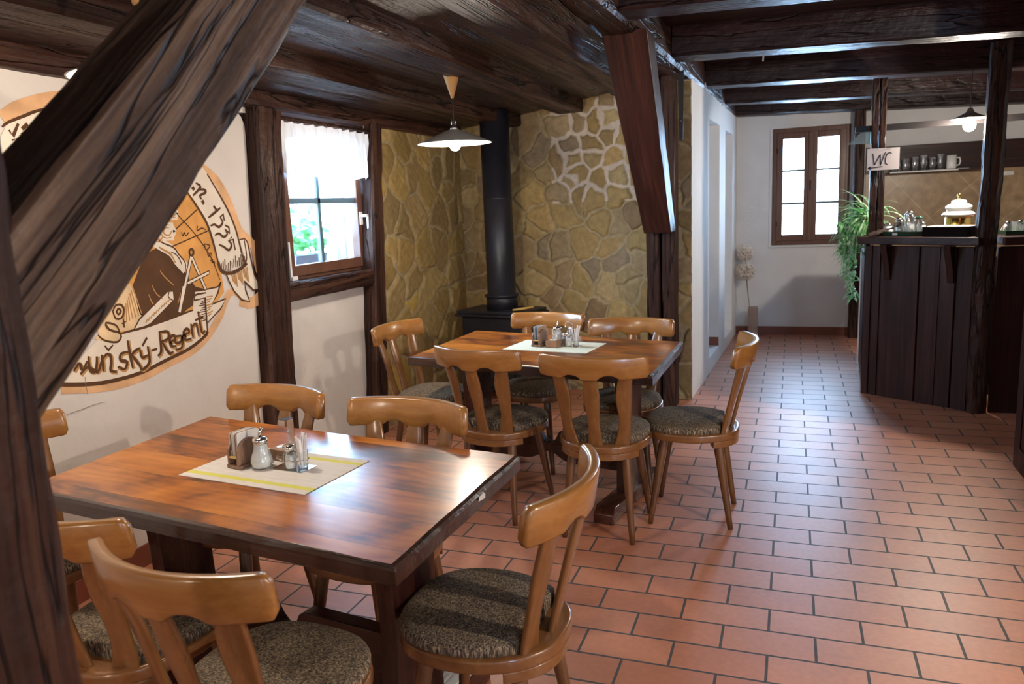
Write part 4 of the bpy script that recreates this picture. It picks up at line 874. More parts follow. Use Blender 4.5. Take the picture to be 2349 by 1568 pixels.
MB().prism([W((.532, 3.80)), W((.538, 3.80)), W((.562, 4.15)), W((.556, 4.15))], .10, 1.05).obj('side_sheen', m_plasterc, t)  # white strip in place of the reflection on the glossy side edge
box('inner_back', (-.35, .0, 0), (1.6, .02, 1.0), m_panel, t)
o = beam('timber_post', (1.222, 3.30, 0), (1.245, 3.30, 2.36), .115, .115, m_beam, up=(0, 1, 0), rough=.014, seed=71, ch=.028); tag(o, 'rough round edged timber post rising through the bar counter', 'post')
t2 = thing('timber_post', 'timber post on the bar counter carrying the WC sign', 'post', (.62, 3.80, BZ))
beam('post_half', (.598, 3.80, BZ), (.592, 3.80, 2.27), .046, .09, m_beam, up=(0, 1, 0), parent=t2, rough=.005, seed=72, ch=.006)
beam('post_half', (.648, 3.80, BZ), (.642, 3.80, 2.27), .046, .09, m_beam, up=(0, 1, 0), parent=t2, rough=.005, seed=73, ch=.006)
o = beam('timber_post', (.665, 6.17, 0), (.665, 6.17, 2.32), .10, .12, m_beam, up=(0, 1, 0), rough=.004, seed=74); tag(o, 'dark timber post at the right of the far window', 'post')
t = thing('timber_partition', 'dark wooden partition cut off by the right edge of the photo', 'partition', (1.2, 2.2, 0))
MB().box((0, -.95, .0), (1.78, 0, 2.30)).obj('panelling', m_panel, t, bevel=.006)
MB().box((-.008, -.10, 0), (.0, -.004, 2.30)).box((-.008, -.95, 0), (.0, -.85, 2.30)).box((-.008, -.85, 0), (.0, -.10, .12)).obj('corner_board', m_panel, t, bevel=.003)
# WC sign
t = thing('wc_sign', 'white paper sign reading WC with an arrow to the left', 'sign', (.65, 3.742, 1.71))
box('paper', (-.105, -.001, -.076), (.105, .001, .076), plain('sign_paper', (.74, .66, .64), .7), t)
def strokes(lines, w_, y=-.0016, th=.0008):
    b = MB()
    for l in lines:
        for (x0, z0), (x1, z1) in zip(l[:-1], l[1:]):
            d = Vector((x1 - x0, z1 - z0)).normalized(); n = Vector((-d.y, d.x)) * w_ / 2; e = d * w_ * .3
            b.add([(x0 - e.x - n.x, y, z0 - e.y - n.y), (x1 + e.x - n.x, y, z1 + e.y - n.y), (x1 + e.x + n.x, y, z1 + e.y + n.y), (x0 - e.x + n.x, y, z0 - e.y + n.y)], [(0, 1, 2, 3)])
    return b
m_ink = plain('black_marker', (.02, .018, .02), .6)
strokes([[(-.068, .040), (-.056, -.040), (-.020, .030), (-.016, -.042), (.012, .044)], [(.052, .036), (.040, .044), (.022, .030), (.014, .0), (.016, -.030), (.028, -.040)], [(-.094, -.060), (-.004, -.052)], [(-.094, -.060), (-.078, -.050)], [(-.094, -.060), (-.078, -.068)]], .007).obj('lettering', m_ink, t)
for sx in (-1, 1): MB().lathe([(.005, 0), (.003, .002)], (sx * .04, -.003, .068), 10).obj('drawing_pin', m_iron, t)
# canopy rail with tinted glass end
t = thing('canopy_rail', 'thin dark rail with a tinted glass end above the bar', 'rail', (.47, 3.83, 1.93))
MB().add([(0, -.02, -.02), (0, .02, -.02), (0, .02, .022), (0, -.02, .022), (2.3, -.02, -.0), (2.3, .02, -.0), (2.3, .02, .045), (2.3, -.02, .045)], [(0, 3, 2, 1), (4, 5, 6, 7), (0, 1, 5, 4), (1, 2, 6, 5), (2, 3, 7, 6), (3, 0, 4, 7)]).obj('rail', m_iron, t)
pr = [(.07, 0.0), (.05, -.008), (.02, -.032), (-.01, -.065), (-.04, -.088), (-.055, -.098)]
vv = [(x, y, z) for y in (-.05, .02) for x, z in pr] + [(x + .01, y, z - .006) for y in (-.05, .02) for x, z in pr]; n = len(pr)
f = [(i, i + 1, n + i + 1, n + i) for i in range(n - 1)] + [(2 * n + i, 3 * n + i, 3 * n + i + 1, 2 * n + i + 1) for i in range(n - 1)]
mobj('glass_lip', vv, f, m_porc, t)
MB().prism([(.07, -.002), (.05, -.010), (.02, -.034), (-.01, -.067), (-.05, -.098), (.10, -.105), (.10, -.01)], -.0, .008, 'y').obj('glass_panel', m_plexi, t)
# bar lamp
t = thing('bar_lamp', 'small enamel lamp with a bright bulb hanging over the bar', 'lamp', (1.17, 3.70, 1.90), 0)
lathe('lamp_shade', [(.012, .115), (.022, .095), (.026, .085), (.075, .060), (.12, .045), (.118, .043)], m_enamel, t, cap=False)
MB().tube([(0, 0, .11), (0, 0, .36)], .003, 6).obj('cord', m_cord, t)
lathe('bulb', [(0, -.042), (.022, -.036), (.036, -.018), (.040, .0), (.034, .022), (.018, .045), (.015, .06)], m_bulb, t, cap=False)
ld = bpy.data.lights.new('bar_light', 'POINT'); ld.energy = 46; ld.color = (1, .9, .78); ld.shadow_soft_size = .045
l = bpy.data.objects.new('bar_light', ld); col.objects.link(l); l.parent = t; l.location = (0, 0, -.06)
# back shelf with glasses
t = thing('wall_shelf', 'narrow shelf edged with white cloth on the bar back wall', 'shelf', (1.35, YF - .03, 1.665))
box('board', (-.42, -.19, -.012), (.45, 0, 0), m_barhor, t); box('cloth', (-.41, -.197, -.010), (.18, -.02, .003), m_paper, t)
def beer_mug(x, y, z, h, r, hl, lab):
    t = thing('beer_mug', lab, 'glass', (x, y, z), hl, 'glasses on the back shelf')
    lathe('glass_body', [(r * .9, 0), (r, .01), (r * .95, h * .5), (r * 1.05, h)], m_glassd, t, seg=16, cap=False); lathe('glass_base', [(r * .85, .001), (r * .85, .012)], m_glassd, t, seg=16)
    MB().tube([(r, 0, h * .8), (r + .03, 0, h * .75), (r + .034, 0, h * .4), (r, 0, h * .25)], .005, 6).obj('handle', m_glassd, t, smooth=True)
    return t
for k, (x, h, r, a, y) in enumerate(((.99, .15, .035, -.9, 6.16), (1.09, .12, .034, -1.2, 6.16), (1.17, .135, .032, -1.4, 6.16), (1.247, .15, .033, -1.3, 6.17), (1.322, .12, .033, -1.2, 6.16), (1.392, .15, .032, 1.3, 6.16))):
    beer_mug(x, y, 1.6685, h, r, a, ['glass mug on the back shelf just right of the WC sign', 'second glass mug from the WC sign on the back shelf', 'third glass mug from the WC sign on the back shelf', 'tall glass mug in the middle of the back shelf', 'glass mug second from the white mug on the back shelf', 'glass mug standing next to the white mug'][k])
t = thing('white_mug', 'white porcelain mug at the right end of the shelf glasses', 'mug', (1.475, 6.10, 1.6735)); lathe('cup', [(.040, 0), (.043, .006), (.043, .125), (.039, .125), (.039, .01), (0, .008)], m_porc, t, cap=False)
MB().tube([(.042, 0, .10), (.068, 0, .098), (.076, 0, .065), (.066, 0, .032), (.042, 0, .026)], .007, 8).obj('handle', m_porc, t, smooth=True)
o = lathe('saucer', [(0, 0), (.03, 0), (.055, .004), (.055, .006), (0, .003)], m_porc, None, (1.58, 6.10, 1.6655)); tag(o, 'small white saucer beside the white mug', 'saucer')
# counter things
def rot(x, y, c, a): return (c[0] + x * math.cos(a) - y * math.sin(a), c[1] + x * math.sin(a) + y * math.cos(a))
ta = R(-34); tc_ = (.815, 3.70)
t = thing('serving_tray', 'dark green tray crowded with glass jars on the bar', 'tray', (tc_[0], tc_[1], BZ), ta)
b = MB(); nn = 40; prof = [(1.0, .034), (1.02, .036), (.97, .004), (0.0, .004)]
v = []; oo = [(.165 * math.copysign(abs(math.cos(a)) ** .6, math.cos(a)), .115 * math.copysign(abs(math.sin(a)) ** .6, math.sin(a))) for a in [6.2832 * k / nn for k in range(nn)]]
for s, z in ((.93, 0), (1.0, .034), (.985, .034), (.92, .004)): v += [(x * s, y * s, z) for x, y in oo]
f = [(i * nn + k, i * nn + (k + 1) % nn, (i + 1) * nn + (k + 1) % nn, (i + 1) * nn + k) for i in range(3) for k in range(nn)] + [tuple(range(nn))[::-1], tuple(range(3 * nn, 4 * nn))]
mobj('tray_body', v, f, m_green, t); box('sticker', (-.04, -.1165, .008), (-.005, -.1145, .026), m_coast[0], t)
JL = ['glass sugar jar with a white fill on the green tray', 'squat glass jar with steel lid on the green tray', 'tall glass jar lying open behind the tray jars', 'glass jar with chrome spout in the middle of the tray', 'white filled shaker at the tray front', 'glass jar with a dark cap at the tray right', 'small steel lidded glass at the back of the tray', 'low white dish on the left of the green tray']
rs = random.Random(9)
for k, (x, y, r_, h, m1) in enumerate(((-.12, -.03, .028, .045, m_paper), (-.075, .03, .030, .07, m_glassd), (-.03, -.045, .034, .06, m_glassd), (-.01, .035, .026, .09, m_sugar), (.055, -.055, .024, .085, m_sugar), (.07, .03, .030, .075, m_glassd), (.115, -.02, .026, .05, m_paper), (.02, .0, .024, .10, m_glassd))):
    r_ *= 1.12; h *= 1.5; px, py = rot(x, y, tc_, ta); t = thing('condiment_jar', JL[k], 'jar', (px, py, BZ + .0045), 0, 'jars on the green tray')
    lathe('glass_jar', [(r_ * .9, 0), (r_, .006), (r_, h * .6), (r_ * .75, h)], m1 if m1 is not m_sugar else m_glass, t, seg=18, cap=(m1 is m_paper))
    if m1 is m_sugar: lathe('contents', [(r_ * .84, .003), (r_ * .84, h * .6), (0, h * .62)], m_sugar, t, seg=16)
    lathe('lid', [(r_ * .8, h), (r_ * .8, h + .012), (r_ * .3, h + .02), (0, h + .021)], m_steel if k != 5 else m_green, t, seg=18)
t = thing('wicker_basket', 'dark wicker basket lined with white cloth beside the post', 'basket', (1.06, 3.485, BZ), ta)
MB().add(*(lambda b: (b.v, b.f))(MB().box((-.14, -.09, 0), (.14, .09, .004)))).box((-.145, -.095, 0), (.145, -.085, .068)).box((-.145, .085, 0), (.145, .095, .068)).box((-.145, -.095, 0), (-.135, .095, .068)).box((.135, -.095, 0), (.145, .095, .068)).obj('basket_wall', m_wicker, t, bevel=.003)
for k in range(6): MB().tube([(-.147, -.097, .008 + k * .011), (.147, -.097, .008 + k * .011), (.147, .097, .008 + k * .011)], .0035, 6).obj('cane', m_wicker, t)
box('liner', (-.13, -.08, .06), (.13, .08, .071), m_paper, t, bevel=.005)
t = thing('tea_urn', 'white lidded urn with a brass base and gold knob', 'urn', (1.175, 3.93, BZ))
lathe('brass_base', [(.080, 0), (.086, .006), (.086, .11), (.080, .116)], m_brass, t, seg=12)
lathe('white_lid', [(.084, .116), (.104, .122), (.108, .135), (.092, .150), (.078, .155), (.076, .165), (.086, .175), (.086, .190), (.066, .205), (.048, .210), (.050, .222), (.046, .230), (.02, .238)], m_porc, t, seg=36)
lathe('gold_knob', [(.006, .236), (.012, .246), (.006, .254), (.016, .266), (.010, .282), (0, .286)], m_brass, t, seg=16)
o = lathe('glazed_bowl', [(.03, 0), (.042, .012), (.048, .05), (.044, .05), (.038, .01), (0, .006)], m_orange, None, (1.325, 3.93, BZ), cap=False); tag(o, 'orange glazed bowl beside the white urn', 'bowl')
o = lathe('glazed_cup', [(.02, 0), (.032, .01), (.034, .055), (.03, .055), (.026, .01), (0, .006)], m_red, None, (1.395, 4.02, BZ), cap=False); tag(o, 'small red cup behind the orange bowl', 'cup')
o = lathe('plastic_tub', [(.028, 0), (.034, .10), (.036, .13), (0, .13)], m_blue, None, (1.37, 4.12, BZ)); tag(o, 'dark blue plastic tub behind the rough post', 'tub')
t = thing('twig_bundle', 'bundle of dry twigs lying at the corner of the bar', 'twigs', (.66, 3.68, BZ)); b = MB(); rs = random.Random(2)
for k in range(46):
    a0 = Vector((.06 + rs.uniform(-.006, .006), .02 + rs.uniform(-.006, .006), .055 + rs.uniform(-.004, .004))); a1 = Vector((-.07 + rs.uniform(-.035, .03), -.03 + rs.uniform(-.04, .04), .004 + rs.uniform(0, .03)))
    b.tube([a0, (a0 + a1) / 2 + Vector((0, 0, .006)), a1], .0014, 4)
b.tube([(.06, .02, .055), (.12, .045, .085)], .007, 6).obj('twigs', m_twig, t)
t = thing('serving_tray', 'green tray with a fan of paper and jars right of the rough post', 'tray', (1.52, 3.50, BZ), R(2))
MB().box((-.17, -.12, 0), (.17, .12, .005)).box((-.17, -.12, 0), (.17, -.115, .03)).box((-.17, .115, 0), (.17, .12, .03)).box((-.17, -.12, 0), (-.165, .12, .03)).box((.165, -.12, 0), (.17, .12, .03)).obj('tray_body', m_green2, t, bevel=.002) if False else MB().box((-.17, -.12, 0), (.17, .12, .005)).box((-.17, -.12, 0), (.17, -.115, .03)).box((-.17, .115, 0), (.17, .12, .03)).box((-.17, -.12, 0), (-.165, .12, .03)).box((.165, -.12, 0), (.17, .12, .03)).obj('tray_body', m_green, t, bevel=.002)
o = MB().prism([(0, 0)] + [(.075 * math.cos(a), .075 * math.sin(a)) for a in [R(k * 15) for k in range(1, 12)]], -.003, .003, 'y').obj('paper_fan', m_paper, loc=(1.435, 3.56, BZ + .007)); tag(o, 'half round fan of white napkins on the right hand tray', 'napkins')
for k, (x, y, h, m1, lab) in enumerate(((1.385, 3.47, .07, m_paper, 'pale paper box at the left of the right hand tray'), (1.455, 3.47, .075, m_glassd, 'glass jar in front of the napkin fan'), (1.53, 3.50, .07, m_sugar, 'sugar filled jar on the right hand tray'))):
    t = thing('condiment_jar', lab, 'jar', (x, y, BZ + .0055), 0, 'jars on the right hand tray'); lathe('glass_jar', [(.02, 0), (.024, .006), (.024, h * .7), (.018, h)], m1, t, seg=16); lathe('lid', [(.02, h), (.02, h + .01), (0, h + .015)], m_steel, t, seg=16)

t = thing('wall_socket', 'small white socket box under the dark panel behind the bar', 'socket', (1.98, YF - .02, 1.605)); box('box', (-.05, -.03, -.02), (.05, 0, .02), m_white, t, bevel=.003)
for k, (x, y, z, lab) in enumerate(((-.13, 2.49, 2.315, 'pale bent nail hanging from the cross beam nearest the iron strap'), (-.585, 3.72, 2.345, 'pale nail standing at the girder edge beside the white wall'), (-.55, 4.75, 2.335, 'pale nail further along the girder edge'))):
    o = MB().tube([(0, 0, 0), (.004, 0, -.03), (.002, 0, -.055)], .005, 6).obj('iron_nail', m_greyl, loc=(x, y, z)); tag(o, lab, 'nail', 'nails in the passage beams')
# spider plant on the passage end of the bar
t = thing('spider_plant', 'trailing spider plant hanging over the end of the bar', 'plant', (.615, 4.10, BZ + .001))
lathe('pot', [(.055, 0), (.06, .006), (.078, .11), (.082, .125), (.074, .125), (.06, .10), (0, .10)], plain('terracotta_pot', (.55, .17, .06), .6), t, cap=False)
def blade(b, p, d, L, droop, w_, n=9):
    p = Vector(p); d = Vector(d).normalized(); side = d.cross(Vector((0, 0, 1)));
    if side.length < .1: side = Vector((1, 0, 0))
    side.normalize(); v = []; pos = p.copy(); vel = d.copy()
    for i in range(n + 1):
        q = i / n; ww = w_ * (math.sin(math.pi * min(1, q * .9 + .12)) ** .7) * (1 - q ** 6); v += [pos - side * ww, pos + Vector((0, 0, -ww * .35)), pos + side * ww]
        vel = (vel + Vector((0, 0, -droop / n))).normalized(); pos = pos + vel * L / n
    b.add(v, [(i * 3, i * 3 + 1, i * 3 + 4, i * 3 + 3) for i in range(n)] + [(i * 3 + 1, i * 3 + 2, i * 3 + 5, i * 3 + 4) for i in range(n)])
rs = random.Random(5); b = MB()
for k in range(150):
    a = rs.uniform(0, 6.283); el = rs.uniform(.15, 1.45); c = Vector((math.cos(a) * math.cos(el) - .55, math.sin(a) * math.cos(el) - .1, math.sin(el)))
    blade(b, (rs.uniform(-.03, .03), rs.uniform(-.03, .03), .10), c, rs.uniform(.22, .42), rs.uniform(1.6, 3.8), rs.uniform(.009, .014))
b.obj('foliage', m_spider, t)
b = MB(); bs = MB()
for (x, y, z0, z1, n_) in ((-.20, -.10, .12, -.12, 9), (-.17, -.16, .05, -.30, 10), (-.12, -.20, -.05, -.48, 9)):
    bs.tube([(0, 0, .11), (x * .7, y * .7, .19), (x, y, .05), (x, y, z1)], .002, 5)
    for k in range(n_ * 6):
        q = rs.random(); zz = z0 + (z1 - z0) * q; a = rs.uniform(0, 6.283); blade(b, (x, y, zz), (math.cos(a), math.sin(a), rs.uniform(-.2, .9)), rs.uniform(.07, .13), rs.uniform(1, 3.2), rs.uniform(.009, .014), 6)
b.obj('plantlets', m_spider, t); bs.obj('runner', m_leafd, t)

# dried flower heads in a floor vase
t = thing('glass_vase', 'tall smoky glass vase on the floor in the far corner', 'vase', (-.33, 6.10, 0))
MB().prism([(-.05, -.05), (.05, -.05), (.05, .05), (-.05, .05)], 0, .03).obj('vase_base', m_vase, t, bevel=.004)
MB().box((-.05, -.05, .03), (-.045, .05, .33)).box((.045, -.05, .03), (.05, .05, .33)).box((-.05, -.05, .03), (.05, -.045, .33)).box((-.05, .045, .03), (.05, .05, .33)).obj('vase_wall', m_vase, t)
rs = random.Random(8)
for (x, y, z, r_, x0, lab) in ((-.418, 6.07, .905, .095, -.335, 'upper fluffy dried flower head by the corridor corner'), (-.410, 6.03, .715, .105, -.32, 'lower fluffy dried flower head by the corridor corner')):
    t = thing('dried_flower', lab, 'dried flower', (x, y, z), 0, 'dried flowers in the glass vase'); b = MB()
    for k in range(700):
        d = Vector((rs.gauss(0, 1), rs.gauss(0, 1), rs.gauss(0, 1))).normalized(); L = r_ * rs.uniform(.75, 1.05); a = d.orthogonal().normalized() * .0018; c = d.cross(a)
        b.add([a, c, -a, d * L], [(0, 1, 3), (1, 2, 3), (2, 0, 3)])
        e = d * L; b.add([e + a * 4, e + c * 4, e - a * 4, e - c * 4], [(0, 1, 2, 3)])
    b.obj('flower_head', m_grass, t)
    MB().tube([(0, 0, 0), ((x0 - x) * .4, (6.10 - y) * .4, -z * .45), (x0 - x, 6.10 - y, .035 - z)], .004, 6).obj('stem', m_stem, t)

# ================================================================== MURAL (painted on the plaster)
MUR_F=[('field',2,[-23,1605,137,1751,413,1693,475,1624,528,1561,579,1477,610,1373,623,1287,642,1228,647,1130,569,1074,76,986,-20,1028,-30,1209]),('cream',3,[594,1734,673,1644,727,1549,769,1452,788,1383,805,1302,822,1271,735,1234,631,1248,623,1287,610,1373,579,1477,528,1561,475,1624,390,1693,502,1793]),('cream',3,[797,1380,836,1385,857,1366,871,1277,886,1192,929,1115,867,1115,802,1168,805,1122,827,1061,770,1075,718,1127,687,1184,673,1221,760,1227,833,1257]),('cloak',3,[175,1349,222,1365,255,1375,300,1368,347,1325,398,1264,410,1234,434,1206,458,1178,520,1159,459,1148,433,1126,427,1093,385,1078,307,1039,230,1027,170,1036,110,1100,92,1222]),('tan',3,[-46,1177,13,1226,83,1233,94,1189,125,1097,131,1082,69,1037,-18,1040,-101,1040,-127,1079]),('cream',4,[103,1075,281,1178,316,1174,314,1132,163,1047,120,1038,69,1037]),('cream',4,[-332,891,-302,937,-232,956,-102,1033,-2,1030,115,1036,261,1051,420,1071,438,1116,449,1154,603,1161,630,1183,598,1129,550,1082,652,1097,609,1053,508,998,501,954,475,934,370,896,232,872,84,846,-49,843,-164,852,-283,876]),('tan',5,[-108,1048,-66,1055,-6,1031,-20,1001,-105,1017,-134,1032]),('cream',3,[-400,1808,-371,1851,-290,1889,-207,1918,-42,1938,-71,1869,-246,1826,-332,1772,-367,1743,-414,1727])]
